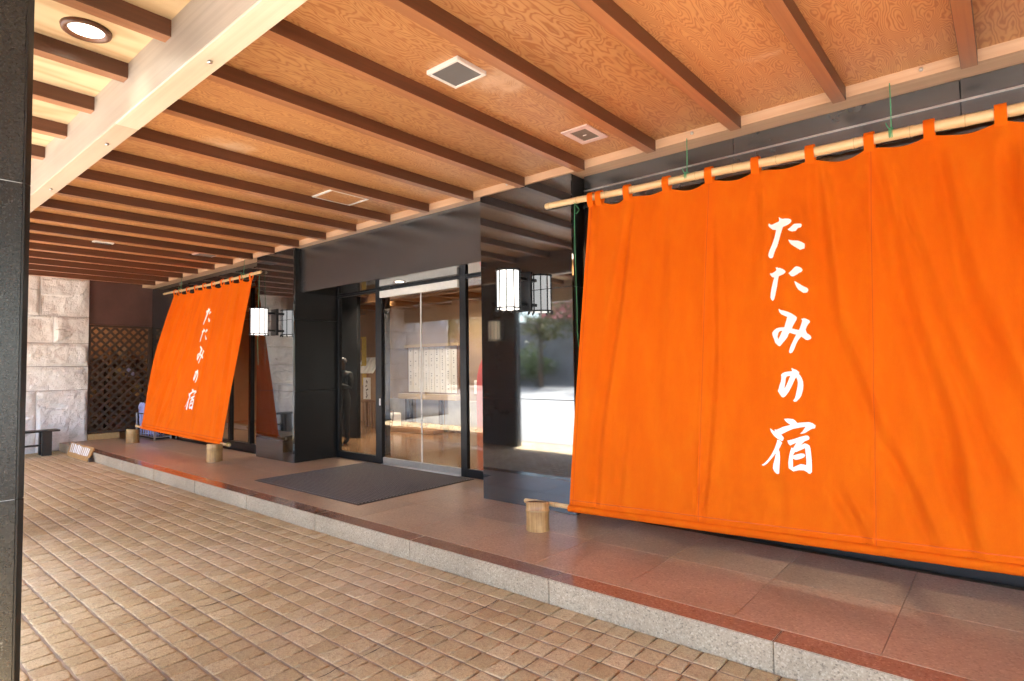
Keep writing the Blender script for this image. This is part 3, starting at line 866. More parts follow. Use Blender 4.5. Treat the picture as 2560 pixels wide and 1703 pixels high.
# ================================================================== CURTAINS
CHARS = [[[(-0.004,0.461),(0.001,0.46),(0.01,0.47),(0.025,0.476),(0.038,0.475),(0.063,0.48),(0.075,0.486),(0.082,0.497),(0.081,0.506),(0.074,0.516),(0.061,0.525),(0.045,0.532),(0.028,0.537),(0.023,0.546),(0.017,0.571),(0.011,0.593),(0.005,0.62),(-0.002,0.649),(-0.01,0.68),(-0.022,0.706),(-0.029,0.728),(-0.037,0.759),(-0.041,0.766),(-0.052,0.768),(-0.062,0.763),(-0.069,0.75),(-0.068,0.729),(-0.06,0.703),(-0.049,0.674),(-0.038,0.641),(-0.029,0.607),(-0.023,0.576),(-0.02,0.556),(-0.03,0.553),(-0.043,0.549),(-0.059,0.535),(-0.07,0.522),(-0.073,0.51),(-0.071,0.5),(-0.066,0.5),(-0.059,0.508),(-0.048,0.511),(-0.031,0.503),(-0.01,0.496),(-0.001,0.491),(-0.0,0.478)],[(0.058,0.563),(0.078,0.547),(0.095,0.53),(0.105,0.527),(0.127,0.53),(0.146,0.534),(0.152,0.542),(0.152,0.554),(0.145,0.563),(0.131,0.563),(0.124,0.567),(0.113,0.582),(0.106,0.583),(0.103,0.582),(0.089,0.583),(0.074,0.576)],[(0.063,0.641),(0.089,0.65),(0.126,0.658),(0.15,0.671),(0.174,0.691),(0.175,0.706),(0.172,0.724),(0.154,0.727),(0.144,0.73),(0.13,0.719),(0.102,0.696),(0.081,0.677),(0.07,0.66)]],[[(-0.02,0.843),(-0.009,0.84),(0.001,0.847),(0.01,0.847),(0.028,0.857),(0.04,0.866),(0.049,0.879),(0.043,0.888),(0.033,0.896),(0.016,0.903),(0.004,0.907),(0.001,0.919),(-0.003,0.946),(-0.007,0.98),(-0.012,1.011),(-0.019,1.048),(-0.025,1.073),(-0.032,1.084),(-0.038,1.085),(-0.046,1.075),(-0.051,1.061),(-0.05,1.034),(-0.046,1.005),(-0.04,0.972),(-0.033,0.938),(-0.027,0.915),(-0.037,0.912),(-0.045,0.905),(-0.053,0.894),(-0.056,0.885),(-0.052,0.879),(-0.045,0.883),(-0.03,0.875),(-0.017,0.866),(-0.013,0.86),(-0.016,0.849)],[(0.067,0.892),(0.085,0.876),(0.105,0.854),(0.115,0.848),(0.125,0.849),(0.139,0.855),(0.153,0.866),(0.161,0.88),(0.156,0.891),(0.148,0.895),(0.14,0.897),(0.122,0.908),(0.105,0.918),(0.092,0.919),(0.082,0.912)],[(0.106,0.955),(0.114,0.958),(0.136,0.976),(0.166,0.999),(0.19,1.014),(0.199,1.024),(0.2,1.034),(0.195,1.047),(0.182,1.05),(0.168,1.048),(0.151,1.034),(0.133,1.018),(0.121,0.998),(0.112,0.975)]],[[(0.004,1.152),(0.008,1.148),(0.019,1.158),(0.039,1.163),(0.066,1.174),(0.092,1.189),(0.116,1.207),(0.127,1.22),(0.123,1.236),(0.112,1.257),(0.101,1.278),(0.095,1.295),(0.117,1.303),(0.141,1.309),(0.148,1.292),(0.157,1.264),(0.161,1.246),(0.159,1.238),(0.153,1.232),(0.163,1.231),(0.173,1.229),(0.19,1.236),(0.207,1.247),(0.213,1.256),(0.21,1.266),(0.203,1.27),(0.192,1.288),(0.184,1.308),(0.187,1.322),(0.192,1.335),(0.205,1.345),(0.216,1.356),(0.22,1.366),(0.217,1.376),(0.205,1.381),(0.195,1.383),(0.185,1.38),(0.17,1.367),(0.155,1.357),(0.145,1.369),(0.134,1.384),(0.124,1.405),(0.116,1.428),(0.107,1.451),(0.099,1.464),(0.088,1.47),(0.08,1.467),(0.077,1.457),(0.084,1.429),(0.096,1.399),(0.109,1.369),(0.123,1.341),(0.104,1.334),(0.08,1.325),(0.072,1.337),(0.066,1.356),(0.051,1.376),(0.033,1.399),(0.021,1.415),(0.012,1.417),(0.001,1.408),(-0.015,1.39),(-0.02,1.371),(-0.029,1.349),(-0.035,1.329),(-0.034,1.317),(-0.023,1.301),(-0.008,1.289),(0.012,1.284),(0.045,1.284),(0.051,1.26),(0.058,1.235),(0.063,1.21),(0.049,1.203),(0.024,1.189),(0.011,1.173)],[(0.032,1.308),(0.019,1.309),(0.009,1.316),(0.004,1.331),(0.001,1.35),(0.005,1.368),(0.011,1.358),(0.02,1.337)]],[[(0.094,1.574),(0.101,1.574),(0.112,1.582),(0.122,1.584),(0.134,1.593),(0.144,1.603),(0.145,1.609),(0.141,1.615),(0.15,1.624),(0.161,1.643),(0.169,1.666),(0.171,1.693),(0.169,1.72),(0.164,1.742),(0.158,1.763),(0.146,1.783),(0.136,1.792),(0.131,1.8),(0.122,1.803),(0.113,1.803),(0.107,1.796),(0.114,1.787),(0.12,1.774),(0.125,1.749),(0.13,1.724),(0.134,1.701),(0.136,1.676),(0.133,1.655),(0.125,1.637),(0.118,1.649),(0.11,1.668),(0.101,1.69),(0.09,1.713),(0.08,1.734),(0.066,1.755),(0.055,1.769),(0.042,1.776),(0.031,1.769),(0.018,1.75),(0.008,1.731),(0.014,1.713),(0.019,1.688),(0.026,1.667),(0.029,1.647),(0.029,1.629),(0.027,1.619),(0.037,1.608),(0.051,1.601),(0.073,1.597),(0.1,1.595),(0.096,1.584)],[(0.088,1.627),(0.072,1.628),(0.063,1.633),(0.058,1.645),(0.057,1.665),(0.054,1.688),(0.05,1.714),(0.058,1.701),(0.067,1.682),(0.077,1.655)]],[[(0.05,1.921),(0.075,1.918),(0.108,1.921),(0.121,1.931),(0.134,1.946),(0.162,1.942),(0.207,1.938),(0.23,1.945),(0.247,1.959),(0.243,1.977),(0.225,1.98),(0.203,1.995),(0.18,2.011),(0.163,2.016),(0.15,2.016),(0.165,2.003),(0.175,1.986),(0.185,1.969),(0.152,1.975),(0.106,1.987),(0.076,2.002),(0.032,2.027),(0.045,2.04),(0.05,2.05),(0.045,2.066),(0.037,2.07),(0.011,2.058),(-0.013,2.039),(-0.032,2.014),(-0.041,1.989),(-0.035,1.99),(-0.023,2.001),(-0.007,2.01),(-0.011,1.995),(0.005,1.996),(0.044,1.975),(0.091,1.96),(0.07,1.945),(0.058,1.934)],[(0.008,2.063),(0.024,2.067),(0.04,2.08),(0.03,2.104),(0.018,2.129),(0.024,2.145),(0.027,2.178),(0.026,2.216),(0.023,2.265),(0.021,2.288),(0.006,2.29),(-0.01,2.277),(-0.02,2.256),(-0.017,2.228),(-0.008,2.192),(0.0,2.153),(-0.014,2.173),(-0.035,2.2),(-0.058,2.228),(-0.077,2.242),(-0.089,2.242),(-0.091,2.236),(-0.077,2.228),(-0.053,2.201),(-0.03,2.166),(-0.009,2.123),(0.005,2.081)],[(0.072,2.065),(0.083,2.063),(0.11,2.055),(0.148,2.039),(0.185,2.027),(0.2,2.027),(0.209,2.038),(0.207,2.051),(0.19,2.06),(0.178,2.066),(0.156,2.092),(0.181,2.078),(0.196,2.083),(0.209,2.091),(0.215,2.109),(0.219,2.141),(0.223,2.185),(0.225,2.219),(0.225,2.261),(0.214,2.273),(0.203,2.271),(0.194,2.262),(0.175,2.254),(0.149,2.255),(0.129,2.26),(0.112,2.266),(0.083,2.247),(0.08,2.211),(0.084,2.173),(0.091,2.135),(0.099,2.11),(0.109,2.114),(0.118,2.098),(0.128,2.077),(0.11,2.086),(0.091,2.098),(0.079,2.087)],[(0.182,2.109),(0.161,2.121),(0.128,2.138),(0.121,2.137),(0.111,2.155),(0.109,2.163),(0.133,2.153),(0.158,2.145),(0.176,2.147),(0.183,2.157),(0.177,2.168),(0.164,2.177),(0.139,2.187),(0.124,2.189),(0.108,2.182),(0.109,2.209),(0.109,2.241),(0.131,2.228),(0.156,2.215),(0.174,2.216),(0.19,2.22),(0.19,2.188),(0.187,2.149)]]]
FOLDS = [([(-2.47, .10), (-2.55, 1.03), (-2.65, 1.93), (-2.67, 2.65)], .040, .016), ([(-2.15, .12), (-2.14, 1.11), (-2.17, 1.91)], .05, .007),
 ([(-1.74, .39), (-1.70, 1.37), (-1.72, 2.08), (-1.76, 2.62)], .03, .010), ([(-1.41, .1), (-1.42, .9)], .05, .006),
 ([(-1.0, .1), (-.91, 1.2), (-.71, 1.78), (-.64, 2.01)], .045, .014), ([(-.63, .10), (-.50, 1.07), (-.31, 1.85), (-.24, 2.34)], .05, .022),
 ([(-.57, .10), (-.37, 1.16), (-.22, 1.7), (-.06, 2.25)], .05, .014), ([(-.29, .15), (-.20, 1.02), (-.03, 1.55), (.04, 1.83)], .05, .016),
 ([(.04, .2), (.08, 1.13), (.2, 2.2)], .05, .020), ([(-.88, 2.28), (-.72, 2.62)], .035, .012), ([(-.60, 2.01), (-.49, 2.27), (-.40, 2.57)], .035, .013),
 ([(-.32, 2.08), (-.24, 2.41), (-.19, 2.66)], .035, .013), ([(-2.40, 1.9), (-2.45, 2.64)], .03, .006), ([(-1.25, 2.2), (-1.2, 2.6)], .04, .005)]
def sstep(a, b, x):
    t = max(0.0, min(1.0, (x - a) / (b - a)))
    return t * t * (3 - 2 * t)
def fold_depth(X, s):
    d = 0.0
    for pl, w, a in FOLDS:
        if s < pl[0][1] - .15 or s > pl[-1][1] + .2: continue
        ss = max(pl[0][1], min(pl[-1][1], s))
        for (xa, sa), (xb, sb) in zip(pl, pl[1:]):
            if sa <= ss <= sb:
                xm = xa + (xb - xa) * (ss - sa) / max(1e-6, sb - sa)
                break
        env = sstep(pl[0][1] - .15, pl[0][1] + .15, s) * (1 - sstep(pl[-1][1] - .25, pl[-1][1] + .2, s))
        ww = w * (.6 + .5 * min(1, s))
        e = (X - xm) / ww
        if abs(e) < 5:
            d += env * a * (2.0 if X > -1.1 else 1.6) * (-math.exp(-e * e) + .75 * math.exp(-(e - 1.7) ** 2) + .3 * math.exp(-(e + 1.9) ** 2))
    return d

class Noren:
    def __init__(s, name, label, A0, A1, B0, B1, tabs, xc, seams, fx, twist=0.0, group=None):
        """A top corners, B bottom corners; tabs = centre positions 0..1; fx maps fold coordinates"""
        s.A0, s.A1, s.B0, s.B1 = map(Vector, (A0, A1, B0, B1))
        s.W = (s.A1 - s.A0).length
        s.tabs, s.fx, s.twist = tabs, fx, twist
        s.LEN = ((s.A0 + s.A1) / 2 - (s.B0 + s.B1) / 2).length
        u = (s.A1 - s.A0).normalized()
        dn = ((s.B0 + s.B1) / 2 - (s.A0 + s.A1) / 2).normalized()
        s.N = u.cross(dn).normalized()
        if s.N.y > 0: s.N = -s.N
        s.xc = xc
        base = (s.A0 + s.A1) / 2
        s.root = thing(name, label, 'curtain', (base.x, base.y, base.z), group)
        s.seams = seams
        s.build(seams)
    def sag(s, u):
        """how far the free top edge droops at u (0 at a tab)"""
        t = s.tabs
        for a, b in zip(t, t[1:]):
            if a <= u <= b:
                h = .5 * .058 / s.W
                x = (u - a - h) / max(1e-6, (b - a - 2 * h))
                if x <= 0 or x >= 1: return 0.0
                w = b - a
                return (.022 + .016 * math.sin(a * 37)) * math.sin(math.pi * x) ** .8 * (w * s.W / .37)
        return 0.0
    def P(s, u, v, off=0.0):
        a = s.A0.lerp(s.A1, u)
        b = s.B0.lerp(s.B1, u)
        p = a.lerp(b, v)
        p = p + (b - a).normalized() * (s.sag(u) * (1 - v) ** 14)
        sd = v * s.LEN
        X = s.fx(u)
        d = fold_depth(X, sd)
        k = (1 - v)
        # ripple between the tabs, dying downwards
        t = s.tabs
        for a_, b_ in zip(t, t[1:]):
            if a_ <= u <= b_:
                x = (u - a_) / (b_ - a_)
                d += -.030 * math.sin(math.pi * x) ** 2 * math.exp(-sd / .16)
                d += .006 * math.sin(2 * math.pi * x) * math.exp(-sd / .7)
        d += .012 * mnoise.noise(Vector((X * 1.6, sd * .7, 3.0))) + .004 * mnoise.noise(Vector((X * 7, sd * 2.0, 9.0))) * sstep(0, .4, sd)
        # crumples above the hem
        d += .0022 * mnoise.noise(Vector((X * 26 + sd * 8, sd * 5, 1.0))) * sstep(s.LEN - .5, s.LEN - .1, sd)
        for us in s.seams:      # puckers along the seams
            dx = (u - us) * s.W
            if abs(dx) < .16:
                d += .0032 * math.sin(sd * 46 + 2.2 * math.sin(sd * 9) + abs(dx) * 18) * math.exp(-(dx / .06) ** 2) * (.35 + .65 * sstep(1.2, 2.2, sd))
        d += .03 * math.sin(math.pi * v) * (.6 + .4 * math.sin(X))        # slack
        if s.twist: d += s.twist * math.exp(-(u / .07) ** 2) * math.sin(math.pi * min(1, v * 1.05))
        return p + s.N * (d + off)
    def build(s, seams):
        ed = [0.0] + seams + [1.0]
        nv = 110
        for u0, u1 in zip(ed, ed[1:]):
            nu = int((u1 - u0) * s.W / .0125)
            V, F = [], []
            for j in range(nv + 1):
                for i in range(nu + 1):
                    V.append(s.P(u0 + (u1 - u0) * i / nu, j / nv))
            n = nu + 1
            for j in range(nv):
                for i in range(nu):
                    a = j * n + i
                    F.append((a, a + 1, a + n + 1, a + n))
            c = s.P((u0 + u1) / 2, .5)
            mesh_obj('cloth_panel', V, F, MAT['cloth'], s.root, c, True)
        # seams as doubled stitched strips
        for us in seams + [.006, .994]:
            V, F = [], []
            for j in range(nv + 1):
                for du, of in ((-.0035, .0012), (-.0012, .0035), (.0012, .0035), (.0035, .0012)):
                    V.append(s.P(min(1, max(0, us + du * 3.3 / s.W)), j / nv, of))
            for j in range(nv):
                for i in range(3):
                    a = j * 4 + i
                    F.append((a, a + 1, a + 5, a + 4))
            mesh_obj('seam', V, F, MAT['cloth'], s.root, s.P(us, .5), True)
            V, F = [], []
            for j in range(nv + 1):
                for du in (.0040, .0052):
                    V.append(s.P(min(1, max(0, us + du * 3.3 / s.W)), j / nv, .003))
            for j in range(nv): F.append((2 * j, 2 * j + 1, 2 * j + 3, 2 * j + 2))
            mesh_obj('stitching', V, F, MAT['stitch'], s.root, s.P(us, .5), True)
        # tabs wrap the pole
        for k, ut in enumerate(s.tabs):
            hw = .030 / s.W
            ua, ub = max(0, ut - hw), min(1, ut + hw)
            V, F = [], []
            prof = [(.020, -.03), (.036, .02), (.041, .055), (.034, .088), (.018, .104), (0, .108), (-.018, .104), (-.034, .088), (-.041, .055), (-.034, .02), (-.008, -.035)] if s.W > 3.3 else [(.020, -.03), (.026, .02), (.028, .055), (.024, .082), (0, .098), (-.024, .082), (-.028, .055), (-.024, .02), (-.008, -.035)]
            for (oy, oz) in prof:
                for q in range(4):
                    uu = ua + (ub - ua) * q / 3
                    b = s.A0.lerp(s.A1, uu)
                    V.append(b + Vector((0, -oy, oz + .002)) + Vector((0, .0015 * math.sin(q * 2 + k), 0)))
            for r in range(len(prof) - 1):
                for q in range(3):
                    a = r * 4 + q
                    F.append((a, a + 1, a + 5, a + 4))
            mesh_obj('tab', V, F, MAT['cloth'], s.root, s.A0.lerp(s.A1, ut), True)
        # rolled hem round the lower pole, puckered
        V, F = [], []
        nh = int(s.W / .02)
        for i in range(nh + 1):
            u = i / nh
            b = s.B0.lerp(s.B1, u)
            dn = (s.B0.lerp(s.B1, u) - s.A0.lerp(s.A1, u)).normalized()
            for q in range(12):
                a = 2 * math.pi * q / 12
                r = .029 + .0016 * mnoise.noise(Vector((s.fx(u) * 22, q * .6, 2)))
                V.append(b + dn * (.028 - r * math.cos(a)) + s.N * (r * math.sin(a) + .02 * mnoise.noise(Vector((s.fx(u) * 1.3, 0, 7)))))
        for i in range(nh):
            for q in range(12):
                a, b2 = i * 12 + q, i * 12 + (q + 1) % 12
                F.append((a, a + 12, b2 + 12, b2))
        mesh_obj('hem', V, F, MAT['cloth'], s.root, s.B0.lerp(s.B1, .5), True)
        V, F = [], []
        for i in range(nh * 2 + 1):
            u = i / (nh * 2)
            for vv, of in ((.984, .0025), (.9855, .0042), (.987, .0025)):
                V.append(s.P(u, vv, of))
        for i in range(nh * 2):
            for q in range(2):
                a = i * 3 + q
                F.append((a, a + 3, a + 4, a + 1))
        mesh_obj('stitching', V, F, MAT['stitch'], s.root, s.P(.5, .985), True)
        # brushed characters
        cen = s.xc
        for ci, ch in enumerate(CHARS):
            pts, edges, regions = [], [], []
            outer, holes = [], []
            for k, poly in enumerate(ch):
                isin = any(inside(poly[0], q) for m_, q in enumerate(ch) if m_ != k)
                (holes if isin else outer).append(poly)
            for poly in ch:
                q = smooth_poly(poly)
                b = len(pts)
                pts += q
                edges += [(b + i, b + (i + 1) % len(q)) for i in range(len(q))]
            xs = [p[0] for p in pts]; ys = [p[1] for p in pts]
            g = .022
            gx = min(xs)
            while gx < max(xs):
                gy = min(ys)
                while gy < max(ys):
                    if sum(inside((gx, gy), q) for q in ch) % 2 == 1: pts.append((gx, gy))
                    gy += g
                gx += g
            vo, eo, fo, *_ = delaunay_2d_cdt([Vector(p) for p in pts], edges, [], 0, 1e-5)
            V = []
            for q in vo:
                u = (cen + q[0] - s.A0.x) / (s.A1.x - s.A0.x)
                V.append(s.P(u, (q[1] - .062) / s.LEN, .0035))
            F = []
            for f in fo:
                c = (sum(vo[i][0] for i in f) / len(f), sum(vo[i][1] for i in f) / len(f))
                if sum(inside(c, q) for q in ch) % 2 == 1: F.append(tuple(f))
            mesh_obj('character', V, F, MAT['ink'], s.root, V[0], True)

def inside(p, poly):
    r = False
    n = len(poly)
    for i in range(n):
        (x1, y1), (x2, y2) = poly[i], poly[(i + 1) % n]
        if (y1 > p[1]) != (y2 > p[1]) and p[0] < (x2 - x1) * (p[1] - y1) / (y2 - y1) + x1: r = not r
    return r
def smooth_poly(poly):
    return [tuple(p) for p in poly]

tabsR = [-2.875, -2.79, -2.505, -2.135, -1.77, -1.41, -1.032, -.666, -.335, .016, .395]
AX0, AX1 = -2.905, .425
nr = Noren('noren_curtain', 'large orange noren curtain with white brush characters at the right', (AX0, 4.56, 3.025), (AX1, 4.56, 2.966), (-2.883, 4.13, .372), (AX1, 4.13, .475),
           [(t - AX0) / (AX1 - AX0) for t in tabsR], -1.24, [(-1.79 - AX0) / (AX1 - AX0), (-.675 - AX0) / (AX1 - AX0)], lambda u: AX0 + (AX1 - AX0) * u, 0, 'orange noren curtains')
BX0, BX1 = -12.66, -9.40
nl = Noren('noren_curtain', 'smaller-looking orange noren curtain farther back, left of the doors', (BX0, 4.56, 3.062), (BX1, 4.56, 3.048), (-12.74, 4.03, .505), (-9.49, 4.13, .425),
           [.012, .085, .20, .315, .43, .545, .66, .765, .875, .985], -10.88, [.333, .667], lambda u: AX1 - .02 - (AX1 - AX0) * u * .98, .055, 'orange noren curtains')

def bamboo_pole(p0, p1, r0, r1, label, step=.27, seed=0):
    p0, p1 = Vector(p0), Vector(p1)
    L = (p1 - p0).length
    rg = random.Random(seed)
    marks = []
    t = rg.uniform(.04, .12)
    while t < L - .03:
        marks.append(t); t += step * rg.uniform(.85, 1.15)
    st = sorted(set([0, .004, L - .004, L] + [m + d for m in marks for d in (-.02, -.006, 0, .006, .02)] + [L * k / 20 for k in range(1, 20)]))
    pts, rad = [], []
    for t in st:
        if t < 0 or t > L: continue
        p = p0.lerp(p1, t / L)
        p = p + Vector((0, .006 * math.sin(t * 2.1 + seed), -.012 * math.sin(math.pi * t / L) + .003 * math.sin(t * 5)))
        r = r0 + (r1 - r0) * t / L
        for m in marks:
            dd = abs(t - m)
            if dd < .003: r *= 1.0
            elif dd < .008: r *= 1.10
        if t < .002 or t > L - .002: r *= .88
        pts.append(p); rad.append(r)
    root = tag(tube('bamboo_pole', pts, rad, MAT['bamboo'], None, 14), label, 'pole', 'bamboo curtain poles')
    for m in marks:
        p = p0.lerp(p1, m / L) + Vector((0, .006 * math.sin(m * 2.1 + seed), -.012 * math.sin(math.pi * m / L) + .003 * math.sin(m * 5)))
        d = (p1 - p0).normalized()
        r = (r0 + (r1 - r0) * m / L) * 1.035
        tube('node_ring', [p - d * .0025, p + d * .0025], [r, r], MAT['bamboo_node'], root, 14)
    return root
bamboo_pole((-3.405, 4.56, 3.103), (.95, 4.56, 3.022), .029, .038, 'upper bamboo pole carrying the large orange curtain', .29, 1)
bamboo_pole((-3.375, 4.135, .338), (.95, 4.135, .478), .020, .0215, 'lower bamboo pole through the hem of the large orange curtain', .20, 2)
bamboo_pole((-13.23, 4.56, 3.128), (-9.11, 4.56, 3.112), .019, .024, 'upper bamboo pole carrying the far orange curtain', .33, 3)
bamboo_pole((-13.0, 4.025, .487), (-9.24, 4.14, .388), .021, .023, 'lower bamboo pole through the hem of the far orange curtain', .3, 4)

def cord(pts, label, mat='cord', r=.0036):
    # small sag and kinks along the way
    return tag(tube('cord', pts, r, MAT[mat], None, 6), label, 'cord', 'thin cords tying the curtains')
def hang(x, zt, zp, label):
    c = cord([(x, 4.575, zt), (x + .002, 4.566, (zt + zp) / 2), (x, 4.560, zp + .02)], label)
    V, F = [], []
    for k in range(3):
        pts = [(x + (k - 1) * .008, 4.56 + .039 * math.cos(a * math.pi / 5), zp + .039 * math.sin(a * math.pi / 5)) for a in range(11)]
        tube('knot', pts, .003, MAT['cord'], c, 5)
    tube('knot', [(x, 4.53, zp + .01), (x - .02, 4.525, zp + .05), (x - .025, 4.53, zp + .07)], .003, MAT['cord'], c, 5)
hang(-.54, 3.40, 3.052, 'green cord holding the large curtain pole at the right')
hang(-1.957, 3.40, 3.077, 'green cord holding the large curtain pole near the pillar')
hang(-9.72, 3.40, 3.112, 'thin cord holding the right end of the far curtain pole')
hang(-12.35, 3.40, 3.122, 'thin cord holding the left end of the far curtain pole')
g = cord([(-3.055, 4.555, 3.09), (-3.058, 4.54, 2.9), (-3.05, 4.535, 2.5), (-3.045, 4.54, 2.1), (-3.05, 4.545, 1.85), (-3.04, 4.55, 1.72)], 'long green cord hanging from the pole in front of the near pillar edge', 'cord', .0034)
tube('knot', [(-3.055, 4.53, 3.07), (-3.02, 4.52, 3.03), (-2.99, 4.525, 2.99), (-3.02, 4.53, 2.96), (-3.05, 4.535, 2.97)], .0025, MAT['cord'], g, 5)
tube('knot', [(-3.05, 4.54, 1.86), (-3.035, 4.535, 1.83), (-3.045, 4.54, 1.80)], .005, MAT['cord'], g, 5)
cord([(-9.16, 4.555, 3.10), (-9.155, 4.54, 2.6), (-9.17, 4.535, 2.0), (-9.16, 4.54, 1.62)], 'long pale green cord hanging behind the far lantern', 'cord', .0034)
cord([(-9.34, 4.12, .40), (-9.36, 4.06, .30), (-9.30, 4.05, .20), (-9.28, 4.02, .16)], 'dark cord tying the far curtain pole to its bamboo stump', 'rubber', .003)
for k, xx in enumerate((-9.31, -9.27)):
    cord([(xx + .004 * math.cos(a), 4.138 + .028 * math.cos(a), .392 + .028 * math.sin(a)) for a in [j * math.pi / 5 for j in range(11)]], ['yellow cord wound on the far lower pole, inner turn', 'yellow cord wound on the far lower pole, outer turn'][k], 'cord_y', .005)

# ================================================================== BAMBOO STUMPS
def stump(x, y, r, h, label, seed):
    rt = thing('bamboo_stump', label, 'stump', (x, y, HP), 'bamboo stumps weighting the curtain poles')
    n = 28
    rg = random.Random(seed)
    def wob(a): return 1 + .03 * math.sin(2 * a + seed) + .015 * math.sin(3 * a + seed * 2)
    prof = [(1.0, 0), (1.005, .012), (.985, .03), (.975, h * .45), (.985, h * .62), (1.0, h * .655), (.955, h * .675), (1.035, h * .70), (1.03, h * .715), (.985, h * .735), (.98, h * .9), (.985, h - .006), (.97, h), (.80, h - .002)]
    V, F = [], []
    for q, (k, z) in enumerate(prof):
        for i in range(n):
            a = 2 * math.pi * i / n
            V.append(Vector((r * k * wob(a) * math.cos(a), r * k * wob(a) * math.sin(a), z + (.012 * math.cos(a + 1.0) if z > h * .6 else 0))))
    for q in range(len(prof) - 1):
        for i in range(n):
            a, b = q * n + i, q * n + (i + 1) % n
            F.append((a, b, b + n, a + n))
    mesh_obj('wall', V, F, MAT['stump'], rt, (x, y, HP), True, rel=True)
    V, F = [], []
    for (k, z) in ((.985, h * .655), (1.045, h * .668), (1.045, h * .690), (.985, h * .703)):
        for i in range(n):
            a = 2 * math.pi * i / n
            V.append(Vector((r * k * wob(a) * math.cos(a), r * k * wob(a) * math.sin(a), z + .012 * math.cos(a + 1.0))))
    for q in range(3):
        for i in range(n):
            a, b = q * n + i, q * n + (i + 1) % n
            F.append((a, b, b + n, a + n))
    mesh_obj('node_ring', V, F, MAT['bamboo_node'], rt, (x, y, HP), True, rel=True)
    V, F = [], []
    for (k, z) in ((.802, h - .003), (.78, h * .8), (.76, h * .55), (.01, h * .54)):
        for i in range(n):
            a = 2 * math.pi * i / n
            V.append(Vector((r * k * wob(a) * math.cos(a), r * k * wob(a) * math.sin(a), z + (.012 * math.cos(a + 1.0) if z > h * .6 else 0))))
    for q in range(3):
        for i in range(n):
            a, b = q * n + i, q * n + (i + 1) % n
            F.append((a, a + n, b + n, b))
    mesh_obj('hollow', V, F, MAT['stump_in'], rt, (x, y, HP), True, rel=True)
stump(-3.128, 4.005, .098, .238, 'bamboo stump under the pole end by the near black pillar', 1)
stump(-9.395, 3.975, .118, .262, 'bamboo stump at the right end of the far curtain', 2)
stump(-13.18, 4.02, .115, .262, 'bamboo stump in front of the umbrella rack', 3)

# ================================================================== LANTERNS
def lantern(x, y, z0, label, r=.118, h=.375, wall=YP, shade='shade', dirn=1):
    rt = thing('wall_lantern', label, 'lantern', (x, y, z0), 'cylindrical paper wall lanterns')
    n = 10
    nn = 40
    V, F = [], []
    prof = [(r * .93, 0), (r * .94, .03), (r * .94, h - .03), (r * .93, h)]
    for (k, z) in prof:
        for i in range(nn):
            a = 2 * math.pi * i / nn
            V.append((k * math.cos(a), k * math.sin(a), z))
    for q in range(3):
        for i in range(nn):
            F.append((q * nn + i, q * nn + (i + 1) % nn, (q + 1) * nn + (i + 1) % nn, (q + 1) * nn + i))
    mesh_obj('paper_shade', V, F, MAT[shade], rt, (x, y, z0), True, rel=True)
    for i in range(n):
        a = 2 * math.pi * (i + .35) / n
        o = link('bar', box_mesh(.010, .011, h + .03, .001, MAT['metal_dark']), rt, (x + r * math.cos(a), y + r * math.sin(a), z0 + h / 2))
        o.rotation_euler = (0, 0, a)
    for z in (z0 + h - .006, z0 + .002):
        V, F = [], []
        for (k, dz) in ((r * .95, 0), (r * 1.10, 0), (r * 1.10, .013), (r * .95, .013)):
            for i in range(nn):
                a = 2 * math.pi * i / nn
                V.append((k * math.cos(a), k * math.sin(a), dz))
        for q in range(4):
            for i in range(nn):
                F.append((q * nn + i, q * nn + (i + 1) % nn, ((q + 1) % 4) * nn + (i + 1) % nn, ((q + 1) % 4) * nn + i))
        mesh_obj('ring', V, F, MAT['metal_dark'], rt, (x, y, z), False, rel=True)
    for i in range(n):
        a = 2 * math.pi * (i + .35) / n
        o = link('finial', box_mesh(.014, .012, .03, .002, MAT['metal_dark']), rt, (x + r * 1.09 * math.cos(a), y + r * 1.09 * math.sin(a), z0 - .008))
        o.rotation_euler = (0, 0, a)
    yw = wall - .001 if dirn > 0 else wall + .001
    ya, yb = (y + r * .9, yw) if dirn > 0 else (yw, y - r * .9)
    br = box('bracket', x - .045, x + .045, min(ya, yb), max(ya, yb), z0 + h * .12, z0 + h * .20, MAT['metal_dark'], rt, .003)
    box('arm', x - .045, x + .045, min(ya, yb), max(ya, yb), z0 + h * .80, z0 + h * .88, MAT['metal_dark'], br, .003)
    pa, pb = (yw - .018, yw) if dirn > 0 else (yw, yw + .018)
    box('back_plate', x - .085, x + .085, pa, pb, z0 - .01, z0 + h + .01, MAT['metal_dark'], rt, .003)
    return rt
lantern(-3.712, 4.345, 2.105, 'lit white lantern on the near black granite pillar right of the doors')
lantern(-8.745, 4.345, 2.085, 'lit white lantern beside the far orange curtain', .128, .395, YP, 'shade_far')
lantern(-7.62, .72, 2.05, 'lantern on the street-side column, seen mirrored in the near pillar', .118, .375, .5, 'shade_small', -1)

# ================================================================== CEILING FITTINGS
dl = thing('downlight', 'round lit downlight in the ceiling left of the cross beam', 'downlight', (-3.711, .886, ZC2))
lathe('trim_ring', [(.082, -.004), (.086, -.016), (.100, -.022), (.112, -.016), (.116, 0)], (-3.711, .886, ZC2), MAT['batten'], dl, 36)
lathe('glass', [(.084, -.003), (.06, -.010), (.02, -.013), (.001, -.0135)], (-3.711, .886, ZC2), MAT['downlight'], dl, 32)
ld = bpy.data.lights.new('downlight_light', 'SPOT'); ld.energy = 1.2; ld.color = (1, .92, .76); ld.spot_size = math.radians(160); ld.spot_blend = 1; ld.shadow_soft_size = .08
lo = bpy.data.objects.new('lamp_light', ld); COL.objects.link(lo); lo.parent = dl; lo.location = (0, 0, -.03)

